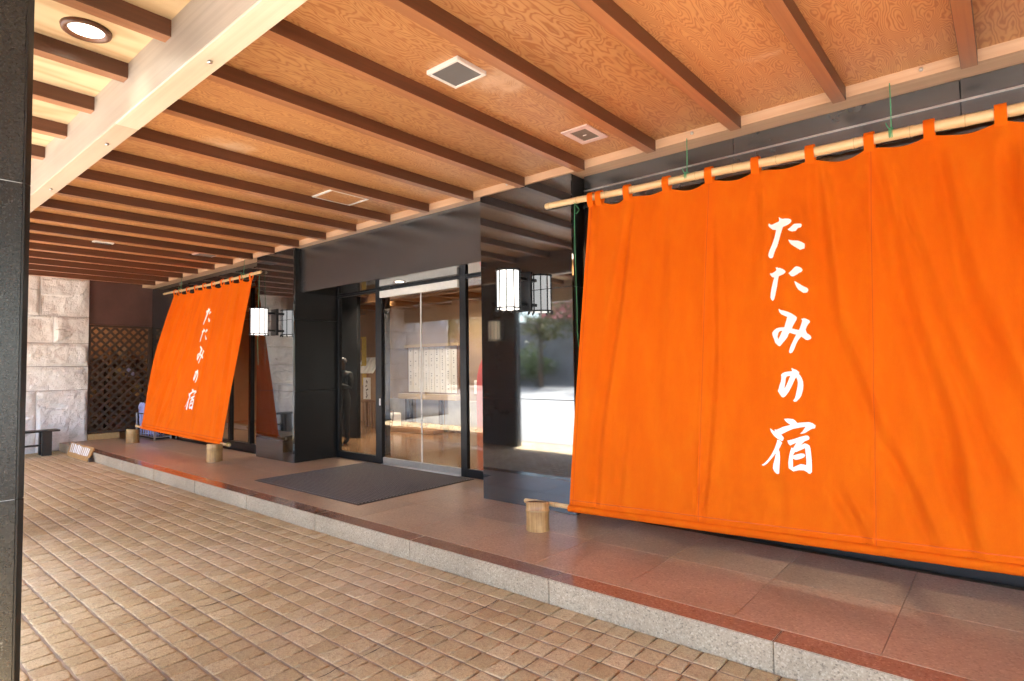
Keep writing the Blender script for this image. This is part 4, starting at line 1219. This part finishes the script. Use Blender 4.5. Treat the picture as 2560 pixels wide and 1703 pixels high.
sp = thing('ceiling_speaker', 'square grey grille in a white frame on the plywood ceiling', 'speaker', (-2.66, 2.625, ZC))
xa, xb, ya, yb = -2.802, -2.517, 2.492, 2.757
z0, z1 = ZC - .028, ZC + .001
for (a, b, c, d) in ((xa, xb, ya, ya + .022), (xa, xb, yb - .022, yb), (xa, xa + .022, ya + .0225, yb - .0225), (xb - .022, xb, ya + .0225, yb - .0225)):
    box('frame', a, b, c, d, z0, z1, MAT['white_metal'], sp, .003)
box('grille', xa + .0225, xb - .0225, ya + .0225, yb - .0225, z0 + .006, z0 + .014, MAT['mesh_grey'], sp)
hp_ = thing('ceiling_hatch', 'small pinkish framed ceiling plate above the end of the large curtain pole', 'hatch', (-2.615, 4.063, ZC))
xa, xb, ya, yb = -2.745, -2.487, 3.897, 4.229
for (a, b, c, d) in ((xa, xb, ya, ya + .055), (xa, xb, yb - .055, yb), (xa, xa + .055, ya + .0555, yb - .0555), (xb - .055, xb, ya + .0555, yb - .0555)):
    box('frame', a, b, c, d, ZC - .010, ZC + .001, MAT['pink_metal'], hp_, .002)
box('plate', xa + .0555, xb - .0555, ya + .0555, yb - .0555, ZC - .007, ZC + .001, MAT['grey_plate'], hp_, .004)
box('handle', -2.635, -2.60, 4.058, 4.068, ZC - .012, ZC - .0071, MAT['white_metal'], hp_, .002)
ap = thing('access_panel', 'plywood access panel with thin white edging in the ceiling before the doors', 'hatch', (-5.64, 3.73, ZC))
xa, xb, ya, yb = -5.83, -5.46, 3.49, 3.98
for (a, b, c, d) in ((xa, xb, ya, ya + .03), (xa, xb, yb - .03, yb), (xa, xa + .012, ya + .0305, yb - .0305), (xb - .012, xb, ya + .0305, yb - .0305)):
    box('edging', a, b, c, d, ZC - .012, ZC + .001, MAT['white_metal'], ap, .002)
box('panel', xa + .0125, xb - .0125, ya + .0305, yb - .0305, ZC - .008, ZC + .001, MAT['ply'], ap)
for k, (x, ya, yb) in enumerate(((-10.23, 2.54, 2.80), (-10.0, 3.91, 4.23))):
    t = thing('ceiling_fitting', ['small white ceiling fitting between far battens, middle of the ceiling', 'small pale ceiling fitting between far battens above the far curtain'][k], 'fitting', (x, (ya + yb) / 2, ZC))
    box('frame', x - .16, x + .16, ya, yb, ZC - .02, ZC + .001, MAT['white_metal'] if k == 0 else MAT['pink_metal'], t, .004)
    box('grille', x - .13, x + .13, ya + .03, yb - .03, ZC - .024, ZC - .0205, MAT['mesh_grey'], t)

# ================================================================== DOOR MAT, BENCH, RAMP, UMBRELLAS
dm = thing('door_mat', 'large dark ribbed door mat in front of the glass doors', 'mat', (-6.22, 4.45, HP))
box('edge', -7.325, -5.12, 3.588, 5.292, HP, HP + .007, MAT['rubber'], dm, .003)
box('pile', -7.30, -5.145, 3.613, 5.267, HP + .0072, HP + .014, MAT['mat'], dm, .003)

be = thing('bench', 'low black wooden bench against the stone wall', 'bench', (-13.9, 2.2, 0))
for k in range(3):
    box('seat_board', -14.06 + k * .105, -13.96 + k * .105, 1.35, 2.99, .438, .470, MAT['bench'], be, .004)
for yy in (2.72, 1.50):
    box('leg', -14.05, -13.98, yy, yy + .15, 0.0, .437, MAT['bench'], be, .004)
    box('leg', -13.84, -13.765, yy, yy + .15, 0.0, .437, MAT['bench'], be, .004)
box('rail', -13.93, -13.89, 1.52, 2.86, .17, .205, MAT['bench'], be, .003)

MAT['card'] = plain('cardboard', (.38, .20, .065), .8, .2, 14)
rp = thing('kerb_ramp', 'brown board ramp with white strips leaning on the kerb by the stone wall', 'ramp', (-13.2, 3.0, 0))
def ramp_pt(fx_, fy_, up=0.0):
    x0, y0, z0 = -13.47 + 1.28 * fx_, 3.03, .004
    x1, y1, z1 = -13.66 + 1.44 * fx_, 3.14, .225
    p = Vector((x0, y0, z0)).lerp(Vector((x1, y1, z1)), fy_)
    return p + Vector((0, -.8, .6)) * up
V, F = [], []
NX = 24
rg = random.Random(5)
for i in range(NX + 1):
    w = rg.uniform(-.02, .02)
    for fy_ in (0, .5, 1.0):
        p = ramp_pt(i / NX, fy_ + (w if fy_ == 1 else 0)); V.append(p)
    for fy_ in (0, .5, 1.0):
        p = ramp_pt(i / NX, fy_ + (w if fy_ == 1 else 0), -.016); V.append(p)
for i in range(NX):
    a = i * 6
    for q in range(2): F.append((a + q, a + 6 + q, a + 7 + q, a + 1 + q))
    for q in range(3, 5): F.append((a + q, a + 1 + q, a + 7 + q, a + 6 + q))
    F.append((a, a + 3, a + 9, a + 6)); F.append((a + 2, a + 8, a + 11, a + 5))
F += [(0, 1, 4, 3), (1, 2, 5, 4), (NX * 6, NX * 6 + 3, NX * 6 + 4, NX * 6 + 1), (NX * 6 + 1, NX * 6 + 4, NX * 6 + 5, NX * 6 + 2)]
mesh_obj('board', V, F, MAT['card'], rp, (-13.2, 3.0, 0))
for k in range(11):
    f0 = .06 + k * .078
    w = rg.uniform(.03, .055)
    lean = .05
    V = []
    for fy_ in (rg.uniform(.28, .36), .6, rg.uniform(.86, .95)):
        for dx_ in (0, w):
            V.append(ramp_pt(f0 + dx_ + lean * (.9 - fy_), fy_, .004))
    mesh_obj('white_strip', V, [(0, 1, 3, 2), (2, 3, 5, 4)], MAT['paper'], rp, V[0])
box('foot', -12.23, -12.14, 3.05, 3.115, .0, .06, MAT['rubber'], rp, .004)

us = thing('umbrella_rack', 'steel umbrella rack behind the far curtain', 'rack', (-13.85, 4.6, HP))
X0, X1, Y0, Y1 = -14.32, -13.28, 4.44, 4.74
for (x, y) in ((X0, Y0), (X1, Y0), (X0, Y1), (X1, Y1)):
    box('post', x - .015, x + .015, y - .015, y + .015, HP, .67, MAT['steel'], us, .003)
for z in (.20, .655):
    for y in (Y0, Y1): box('rail', X0 + .016, X1 - .016, y - .010, y + .010, z - .01, z + .01, MAT['steel'] if z < .3 else MAT['metal_dark'], us, .002)
    for x in (X0, X1): box('rail', x - .010, x + .010, Y0 + .016, Y1 - .016, z - .01, z + .01, MAT['steel'], us, .002)
box('tray', X0 + .02, X1 - .02, Y0 + .012, Y1 - .012, HP + .012, HP + .035, MAT['metal_dark'], us, .002)
def umbrella(x, y, lean, seed, label):
    rg = random.Random(seed)
    t = thing('umbrella', label, 'umbrella', (x, y, HP + .035), 'furled umbrellas in the rack')
    n = 14
    prof = [(.006, .0), (.012, .10), (.03, .30), (.042, .55), (.045, .60), (.03, .66), (.014, .70)]
    V, F = [], []
    for (r, z) in prof:
        for i in range(n):
            a = 2 * math.pi * i / n
            rr = r * (1 + (.22 if i % 2 else -.12) * (1 if r > .02 else 0))
            V.append((rr * math.cos(a + z * 2) + lean * z, rr * math.sin(a + z * 2), z))
    for q in range(len(prof) - 1):
        for i in range(n):
            F.append((q * n + i, q * n + (i + 1) % n, (q + 1) * n + (i + 1) % n, (q + 1) * n + i))
    mesh_obj('furled_cloth', V, F, MAT['blue'], t, (x, y, HP + .035), False, rel=True)
    b = Vector((x, y, HP + .035))
    hk = [b + Vector((lean * z, 0, z)) for z in (.68, .78, .84)] 
    a0 = rg.uniform(-.5, .5)
    for k in range(1, 7):
        a = math.pi * k / 6
        hk.append(b + Vector((lean * .84 + .032 * (1 - math.cos(a)) * math.cos(a0), .032 * (1 - math.cos(a)) * math.sin(a0), .84 + .035 * math.sin(a))))
    tube('handle', hk, .0065, MAT['metal_dark'], t, 7)
k = 0
ordn = ['first', 'second', 'third', 'fourth', 'fifth', 'sixth', 'seventh', 'eighth', 'ninth', 'tenth', 'eleventh', 'twelfth', 'thirteenth', 'fourteenth']
for row, yy in enumerate((4.50, 4.62)):
    for i in range(7):
        umbrella(-14.24 + i * .145 + row * .04, yy, random.uniform(-.05, .05), k, 'furled blue umbrella, %s from the lattice in the %s row of the rack' % (ordn[i], ['front', 'back'][row])); k += 1

# ================================================================== LOBBY FURNISHINGS
MAT['inkgrey'] = plain('faded_ink', (.22, .22, .25), .8)
nb = thing('name_board', 'board of white paper name strips on the lobby wall, seen through the doors', 'board', (-10.35, 9.35, .8))
box('back', -11.24, -9.46, 9.31, 9.398, .93, 2.07, MAT['lobby_wood'], nb, .006)
box('top_rail', -11.28, -9.42, 9.24, 9.309, 2.03, 2.10, MAT['pale_wood'], nb, .004)
box('shelf', -11.34, -9.36, 9.10, 9.309, .80, .925, MAT['pale_wood'], nb, .006)
for k in range(9):
    xa = -11.18 + k * .187
    st = box('paper_strip', xa, xa + .166, 9.296, 9.309, .96, 2.02, MAT['paper'], nb)
    rg = random.Random(k)
    V, F = [], []
    z = 1.96
    while z > 1.02:
        if rg.random() > (.55 if k < 2 else .28):
            w = rg.uniform(.025, .045)
            b = len(V)
            V += [(xa + .083 - w / 2, 9.294, z), (xa + .083 + w / 2, 9.294, z), (xa + .083 + w / 2, 9.294, z - .022), (xa + .083 - w / 2, 9.294, z - .022)]
            F.append((b + 3, b + 2, b + 1, b))
        z -= .05
    mesh_obj('ink_marks', V, F, MAT['inkgrey'], st, (xa, 9.294, 1.5))
MAT['greystone'] = plain('hearth_stone', (.42, .40, .375), .8, .18, 4, 0, .2)
he = thing('hearth', 'grey stone hearth panels under the name board', 'hearth', (-10.8, 9.36, HP))
for (a, b) in ((-12.15, -11.25), (-10.95, -10.05), (-9.95, -9.2), (-9.18, -8.5)):
    box('stone_panel', a, b, 9.33, 9.398, HP, .79, MAT['greystone'], he, .006)
for a in (-11.2, -11.06, -10.02):
    box('post', a, a + .06, 9.20, 9.28, HP, .80, MAT['lattice'], he, .004)
tag(box('timber_block', -10.95, -9.15, 8.25, 8.55, HP, HP + .09, MAT['lobby_wood'], None, .01), 'long brown timber plank on the lobby floor before the stones', 'timber')
cols = [(.22, .17, .13), (.18, .10, .065), (.26, .22, .17), (.13, .12, .115), (.28, .20, .13)]
RM = [plain('river_stone_%s' % n_, c, .7, .25, 12) for n_, c in zip(('tan', 'rust', 'buff', 'slate', 'ochre'), cols)]
nm = ['tan', 'rust brown', 'buff', 'slate grey', 'ochre']
ORD = ['first', 'second', 'third', 'fourth', 'fifth', 'sixth', 'seventh', 'eighth', 'ninth', 'tenth', 'eleventh', 'twelfth', 'thirteenth', 'fourteenth', 'fifteenth', 'sixteenth', 'seventeenth', 'eighteenth', 'nineteenth', 'last']
rg = random.Random(11)
for k in range(20):
    bm = bmesh.new()
    bmesh.ops.create_icosphere(bm, subdivisions=2, radius=1)
    for v in bm.verts:
        v.co *= 1 + .22 * mnoise.noise(v.co * 1.3 + Vector((k * 3.3, 0, 0)))
        v.co = Vector((v.co.x * .085, v.co.y * .09, v.co.z * .075))
    me = bpy.data.meshes.new('river_stone'); bm.to_mesh(me); bm.free()
    for p in me.polygons: p.use_smooth = True
    ci = rg.randrange(5)
    x = -10.85 + k * .105
    o = link('river_stone', me, None, (x, 8.85 + rg.uniform(-.06, .06), HP + .07), RM[ci])
    tag(o, '%s river stone, %s from the left in the row before the hearth' % (nm[ci], ORD[k]), 'stone', 'river stones in the lobby')
br = lathe('barrel', [(.13, 0), (.16, .12), (.165, .22), (.15, .36), (.135, .40)], (-11.02, 8.5, HP), MAT['lobby_wood'], None, 20)
tag(br, 'small brown wooden barrel in the lobby beside the white stove', 'barrel')
sv = thing('clay_stove', 'white clay stove with a dark arched mouth in the lobby', 'stove', (-10.73, 8.5, HP))
box('body', -10.85, -10.61, 8.38, 8.62, HP, .53, MAT['paper'], sv, .03)
V = [(-10.73, 8.378, .30)]
for i in range(13):
    a = math.pi * i / 12
    V.append((-10.73 + .075 * math.cos(a), 8.378, .30 + .12 * math.sin(a)))
mesh_obj('mouth', V, [(0, i + 1, i + 2) for i in range(12)], MAT['inkblack'], sv, V[0])
tube('ladle', [(-10.66, 8.36, .20), (-10.60, 8.36, .42), (-10.595, 8.36, .60)], [.012, .010, .012], MAT['lattice'], sv, 8)

go = thing('gold_ornament', 'tall gold hanging ornament behind the left side window of the doors', 'ornament', (-12.0, 8.6, 1.1))
MAT['gold'] = plain('gold', (.62, .42, .08), .35, .2, 10, .6)
for k in range(4):
    box('strip', -12.09 + k * .045, -12.062 + k * .045, 8.59, 8.61, 1.14 + .06 * (k % 2), 2.30, MAT['gold'], go, .003)
for z in (2.28, 1.95, 1.6): box('band', -12.11, -11.91, 8.575, 8.589, z, z + .035, MAT['gold'], go, .003)
ki = thing('kiosk', 'small stall with a striped white awning in the lobby', 'stall', (-11.86, 8.8, HP))
for k in range(6):
    x0 = -12.24 + k * .125
    mesh_obj('awning_slat', [(x0, 8.72, 1.78), (x0 + .095, 8.72, 1.78), (x0 + .145, 8.44, 1.44), (x0 + .05, 8.44, 1.44),
                             (x0, 8.74, 1.76), (x0 + .095, 8.74, 1.76), (x0 + .145, 8.46, 1.42), (x0 + .05, 8.46, 1.42)],
             [(0, 1, 2, 3), (7, 6, 5, 4), (3, 2, 6, 7), (0, 3, 7, 4), (1, 5, 6, 2)], MAT['paper'], ki, (x0, 8.6, 1.6))
box('awning_rail', -12.26, -11.42, 8.73, 8.77, 1.77, 1.81, MAT['paper'], ki, .004)
for xx in (-12.2, -11.5): box('post', xx, xx + .05, 8.78, 8.83, HP, 1.78, MAT['lobby_wood'], ki, .004)
box('counter', -12.15, -11.45, 8.60, 8.9, .72, .77, MAT['lobby_wood'], ki, .005)
for k in range(6): box('front_slat', -12.12 + k * .11, -12.06 + k * .11, 8.62, 8.64, HP, .719, MAT['lobby_wood'], ki, .003)
sc = thing('paper_scroll', 'white paper scroll with black brush strokes hanging in the lobby', 'scroll', (-11.84, 8.56, .79))
box('paper', -11.98, -11.70, 8.555, 8.565, .80, 1.32, MAT['paper'], sc)
V, F = [], []
for k, (x, z) in enumerate(((-11.84, 1.22), (-11.86, 1.12), (-11.83, 1.03), (-11.85, .94), (-11.84, .87))):
    for q in range(3):
        a = rg.uniform(0, 3.1); L_ = rg.uniform(.03, .05)
        dx, dz = L_ * math.cos(a), L_ * math.sin(a)
        nx, nz = -math.sin(a) * .008, math.cos(a) * .008
        b = len(V)
        V += [(x - dx + nx, 8.552, z - dz + nz), (x - dx - nx, 8.552, z - dz - nz), (x + dx - nx, 8.552, z + dz - nz), (x + dx + nx, 8.552, z + dz + nz)]
        F.append((b, b + 1, b + 2, b + 3))
mesh_obj('brush_strokes', V, F, MAT['inkblack'], sc, V[0])
tag(box('inner_post', -7.95, -7.80, 6.0, 6.10, HP, 3.04, MAT['metal_dark'], None, .004), 'dark square post standing just inside the doors', 'post')
MAT['redcloth'] = plain('red_cloth', (.50, .06, .04), .8, .2, 10)
rb = thing('red_display', 'red cloth display beside the name board in the lobby', 'display', (-8.7, 9.2, HP))
V, F = [], []
for j in range(10):
    z = HP + 1.55 * j / 9
    hw = .28 * math.sqrt(max(0.02, 1 - max(0, (j / 9 - .6) / .42) ** 2))
    for i in range(9):
        t = i / 8 * 2 - 1
        V.append((-8.6 + hw * t, 9.28 - .10 * math.cos(t * 1.4) - .012 * math.sin(t * 14), z))
for j in range(9):
    for i in range(8):
        a = j * 9 + i
        F.append((a, a + 1, a + 10, a + 9))
mesh_obj('cloth', V, F, MAT['redcloth'], rb, (-8.6, 9.2, 1), True)
box('stand', -8.9, -8.3, 9.22, 9.38, HP, HP + .04, MAT['lobby_wood'], rb, .004)
box('disc_sign', -8.95, -8.85, 9.26, 9.29, .95, 1.25, MAT['paper'], rb, .04)

# ---- person standing inside the doors, in dark clothes, hands raised together
def person(x, y, z, rot):
    H = 1.60
    J = {'pel': (0, 0, .52), 'sp1': (0, -.005, .60), 'sp2': (0, 0, .70), 'chest': (0, .005, .79), 'neck': (0, .01, .845), 'head0': (0, .02, .885), 'head1': (0, .02, .935), 'head2': (0, .01, .985),
         'shL': (.105, 0, .805), 'elL': (.135, .03, .645), 'wrL': (.06, .14, .69), 'shR': (-.105, 0, .805), 'elR': (-.135, .03, .645), 'wrR': (-.06, .14, .69),
         'hipL': (.055, 0, .49), 'knL': (.062, .01, .275), 'anL': (.065, -.01, .04), 'toL': (.07, .075, .015), 'hipR': (-.055, 0, .49), 'knR': (-.062, .015, .275), 'anR': (-.065, -.005, .04), 'toR': (-.075, .08, .015)}
    Rr = {'pel': .088, 'sp1': .078, 'sp2': .082, 'chest': .09, 'neck': .034, 'head0': .045, 'head1': .058, 'head2': .045, 'shL': .048, 'elL': .032, 'wrL': .022, 'shR': .048, 'elR': .032, 'wrR': .022,
          'hipL': .066, 'knL': .043, 'anL': .028, 'toL': .024, 'hipR': .066, 'knR': .043, 'anR': .028, 'toR': .024}
    E = [('pel', 'sp1'), ('sp1', 'sp2'), ('sp2', 'chest'), ('chest', 'neck'), ('neck', 'head0'), ('head0', 'head1'), ('head1', 'head2'), ('chest', 'shL'), ('shL', 'elL'), ('elL', 'wrL'), ('chest', 'shR'), ('shR', 'elR'), ('elR', 'wrR'),
         ('pel', 'hipL'), ('hipL', 'knL'), ('knL', 'anL'), ('anL', 'toL'), ('pel', 'hipR'), ('hipR', 'knR'), ('knR', 'anR'), ('anR', 'toR')]
    ks = list(J)
    me = bpy.data.meshes.new('person')
    me.from_pydata([tuple(c * H for c in J[k]) for k in ks], [(ks.index(a), ks.index(b)) for a, b in E], [])
    o = bpy.data.objects.new('person', me); COL.objects.link(o)
    WL[o.name] = Vector((x, y, z)); o.location = (x, y, z); o.rotation_euler = (0, 0, rot)
    sk = o.modifiers.new('skin', 'SKIN')
    for i, k in enumerate(ks):
        me.skin_vertices[0].data[i].radius = (Rr[k] * H, Rr[k] * H * .8)
        me.skin_vertices[0].data[i].use_root = (k == 'pel')
    ss = o.modifiers.new('sub', 'SUBSURF'); ss.levels = 2; ss.render_levels = 2
    m = M('person_clothes')
    tc = m.n('ShaderNodeTexCoord'); sx = m.n('ShaderNodeSeparateXYZ'); m.l(tc.outputs['Object'], sx.inputs[0])
    c = m.ramp(m.math('DIVIDE', sx.outputs['Z'], H), [(0, (.012, .012, .013)), (.03, (.012, .012, .013)), (.031, (.009, .009, .012)), (.5, (.009, .009, .012)), (.501, (.012, .012, .013)), (.855, (.012, .012, .013)), (.856, (.10, .06, .042)), (1, (.10, .06, .042))], 'CONSTANT')
    m.color(c); m.set(Roughness=.8)
    me.materials.append(m.m)
    tag(o, 'person in dark clothes standing inside behind the left side window', 'person')
    bm = bmesh.new()
    bmesh.ops.create_uvsphere(bm, u_segments=16, v_segments=10, radius=1)
    for v in bm.verts:
        v.co = Vector((v.co.x * .085, v.co.y * .098, v.co.z * .085 + 0.0))
    bmesh.ops.delete(bm, geom=[v for v in bm.verts if v.co.z < -.045 or (v.co.y > .055 and v.co.z < .03)], context='VERTS')
    hm = bpy.data.meshes.new('hair'); bm.to_mesh(hm); bm.free(); hm.materials.append(MAT['inkblack'])
    h = bpy.data.objects.new('hair', hm); COL.objects.link(h); h.parent = o; h.location = (0, .012 * H, .955 * H)
person(-9.56, 6.36, HP, math.radians(200))

# ================================================================== STREET SIDE (lights the porch, mirrored in granite and glass)
lot = tag(mesh_obj('parking_lot', [(-60, -27, -.028), (30, -27, -.028), (30, -.36, -.028), (-60, -.36, -.028)], [(0, 1, 2, 3)], MAT['asphalt']), kind='structure')
for k in range(9):
    x0 = -36 + k * 5.5
    mesh_obj('parking_line', [(x0, -20, -.024), (x0 + .12, -20, -.024), (x0 + .12, -14.5, -.024), (x0, -14.5, -.024)], [(0, 1, 2, 3)], MAT['line'], lot)
rw = thing('retaining_wall', 'grey retaining wall across the car park, mirrored in the granite', 'wall', (-15, -27.5, 0))
MAT['concrete'] = plain('concrete', (.30, .28, .27), .85, .2, 1.5, 0, .3)
for k in range(18):
    mesh_obj('wall_panel', [(-60 + k * 5, -27.0, -.03), (-55.03 + k * 5, -27.0, -.03), (-55.03 + k * 5, -28.4, 5.2), (-60 + k * 5, -28.4, 5.2),
                            (-60 + k * 5, -29.0, -.03), (-55.03 + k * 5, -29.0, -.03), (-55.03 + k * 5, -29.0, 5.2), (-60 + k * 5, -29.0, 5.2)],
             [(0, 1, 2, 3), (3, 2, 6, 7), (0, 3, 7, 4), (1, 5, 6, 2), (5, 4, 7, 6)], MAT['concrete'], rw, (-57.5 + k * 5, -28, 2))
def leaf_mat(name, a, b):
    m = M(name)
    g = m.n('ShaderNodeNewGeometry')
    m.color(m.ramp(g.outputs['Random Per Island'], [(0, a), (1, b)]))
    m.set(Roughness=.6)
    tl = m.n('ShaderNodeBsdfTranslucent'); tl.inputs[0].default_value = (b[0], b[1], b[2], 1)
    mx = m.n('ShaderNodeMixShader'); mx.inputs[0].default_value = .25
    m.l(m.b.outputs[0], mx.inputs[1]); m.l(tl.outputs[0], mx.inputs[2]); m.l(mx.outputs[0], m.out.inputs[0])
    return m.m
LF = [leaf_mat('leaf_green', (.035, .075, .02), (.10, .15, .035)), leaf_mat('leaf_olive', (.06, .08, .02), (.16, .15, .04))]
MAT['bark'] = plain('bark', (.12, .085, .06), .9, .3, 20, 0, .5)
def crown(name, c, rx, rz, n, leaf, mat, parent, seed):
    rg = random.Random(seed)
    V, F = [], []
    clumps = []
    for k in range(26):
        a, b = rg.uniform(0, 6.283), rg.uniform(-1, 1)
        q = math.sqrt(max(0, 1 - b * b)); r = rg.uniform(.45, 1.0)
        clumps.append((Vector((rx * r * q * math.cos(a), rx * r * q * math.sin(a), rz * r * b)), rg.uniform(.22, .42) * rx))
    for k in range(n):
        cc, cr = clumps[rg.randrange(len(clumps))]
        d = Vector((rg.gauss(0, 1), rg.gauss(0, 1), rg.gauss(0, 1))).normalized() * cr * rg.uniform(.5, 1) ** .5
        p = cc + d
        u = Vector((rg.gauss(0, 1), rg.gauss(0, 1), rg.gauss(0, 1))).normalized()
        w = u.cross(Vector((rg.gauss(0, 1), rg.gauss(0, 1), rg.gauss(0, 1)))).normalized()
        L_ = leaf * rg.uniform(.7, 1.3)
        b = len(V)
        V += [p - u * L_, p + w * L_ * .45, p + u * L_, p - w * L_ * .45]
        F.append((b, b + 1, b + 2, b + 3))
    return mesh_obj(name, V, F, mat, parent, c, rel=True)
def tree(x, y, h, rx, rz, label, seed, mat):
    t = thing('tree', label, 'tree', (x, y, 0), 'trees round the car park')
    rg = random.Random(seed)
    top = Vector((x + rg.uniform(-.3, .3), y + rg.uniform(-.3, .3), h))
    tube('trunk', [(x, y, -.04), (x + .05, y, h * .3), tuple(Vector((x, y, 0)).lerp(top, .65)), tuple(top)], [.24, .18, .13, .05], MAT['bark'], t, 9)
    for k in range(6):
        a = k * 1.05 + rg.uniform(0, .4)
        p0 = Vector((x, y, h * (.5 + .05 * k)))
        tube('limb', [p0, p0 + Vector((math.cos(a) * rx * .4, math.sin(a) * rx * .4, rz * .3)), p0 + Vector((math.cos(a) * rx * .75, math.sin(a) * rx * .75, rz * .5))], [.09, .06, .02], MAT['bark'], t, 6)
    crown('crown', (x, y, h), rx, rz, 3200, .16, mat, t, seed)
tree(-17, -22.5, 5.6, 3.0, 2.6, 'green tree at the far side of the car park, mirrored in the doors', 1, LF[0])
tree(-25.5, -24, 6.2, 3.3, 3.0, 'taller olive green tree by the retaining wall', 2, LF[1])
tree(-9, -24, 5.8, 3.0, 2.7, 'olive tree behind the middle of the car park', 3, LF[1])
tree(-33, -22, 6.0, 3.2, 2.8, 'green tree at the left end of the car park', 4, LF[0])
tree(1.5, -25, 6.0, 3.0, 2.8, 'green tree behind the photographer', 5, LF[0])
for k, (x, y, r, lb) in enumerate(((-27.2, -25.6, 1.5, 'round dark green shrub against the retaining wall'), (-29.8, -25.9, 1.0, 'low green shrub beside the round shrub'), (-14.5, -25.8, 1.1, 'small green shrub right of the tree'), (-20.5, -25.9, 1.2, 'green shrub between two trees'))):
    t = thing('shrub', lb, 'shrub', (x, y, 0), 'shrubs along the retaining wall')
    tube('stem', [(x, y, -.04), (x, y, r)], [.08, .04], MAT['bark'], t, 6)
    crown('foliage', (x, y, r * 1.05), r, r * .95, 2200, .10, LF[0], t, 30 + k)
MAT['pinkred'] = plain('red_awning', (.55, .10, .13), .8, .1, 2)
ra = thing('red_awning', 'red awning on top of the retaining wall, mirrored in the near pillar', 'awning', (-21, -29.5, 5.2))
for k in range(7):
    x0 = -29.5 + k * 2.0
    mesh_obj('awning_panel', [(x0, -29.0, 5.35), (x0 + 1.98, -29.0, 5.35), (x0 + 1.98, -30.6, 7.2), (x0, -30.6, 7.2), (x0, -30.6, 7.1), (x0 + 1.98, -30.6, 7.1), (x0 + 1.98, -29.0, 5.25), (x0, -29.0, 5.25)],
             [(0, 1, 2, 3), (4, 5, 6, 7), (7, 6, 1, 0), (0, 3, 4, 7), (1, 6, 5, 2)], MAT['pinkred'], ra, (x0, -29.6, 6))
for x0 in (-29.5, -22, -15.7): box('post', x0, x0 + .1, -30.5, -30.4, -.04, 7.05, MAT['metal_dark'], ra)

tag(box('inner_partition', -11.2, -9.98, 6.98, 7.06, HP, 3.12, MAT['metal_dark'], None, .004), 'black partition panel inside, behind the left side window', 'partition')
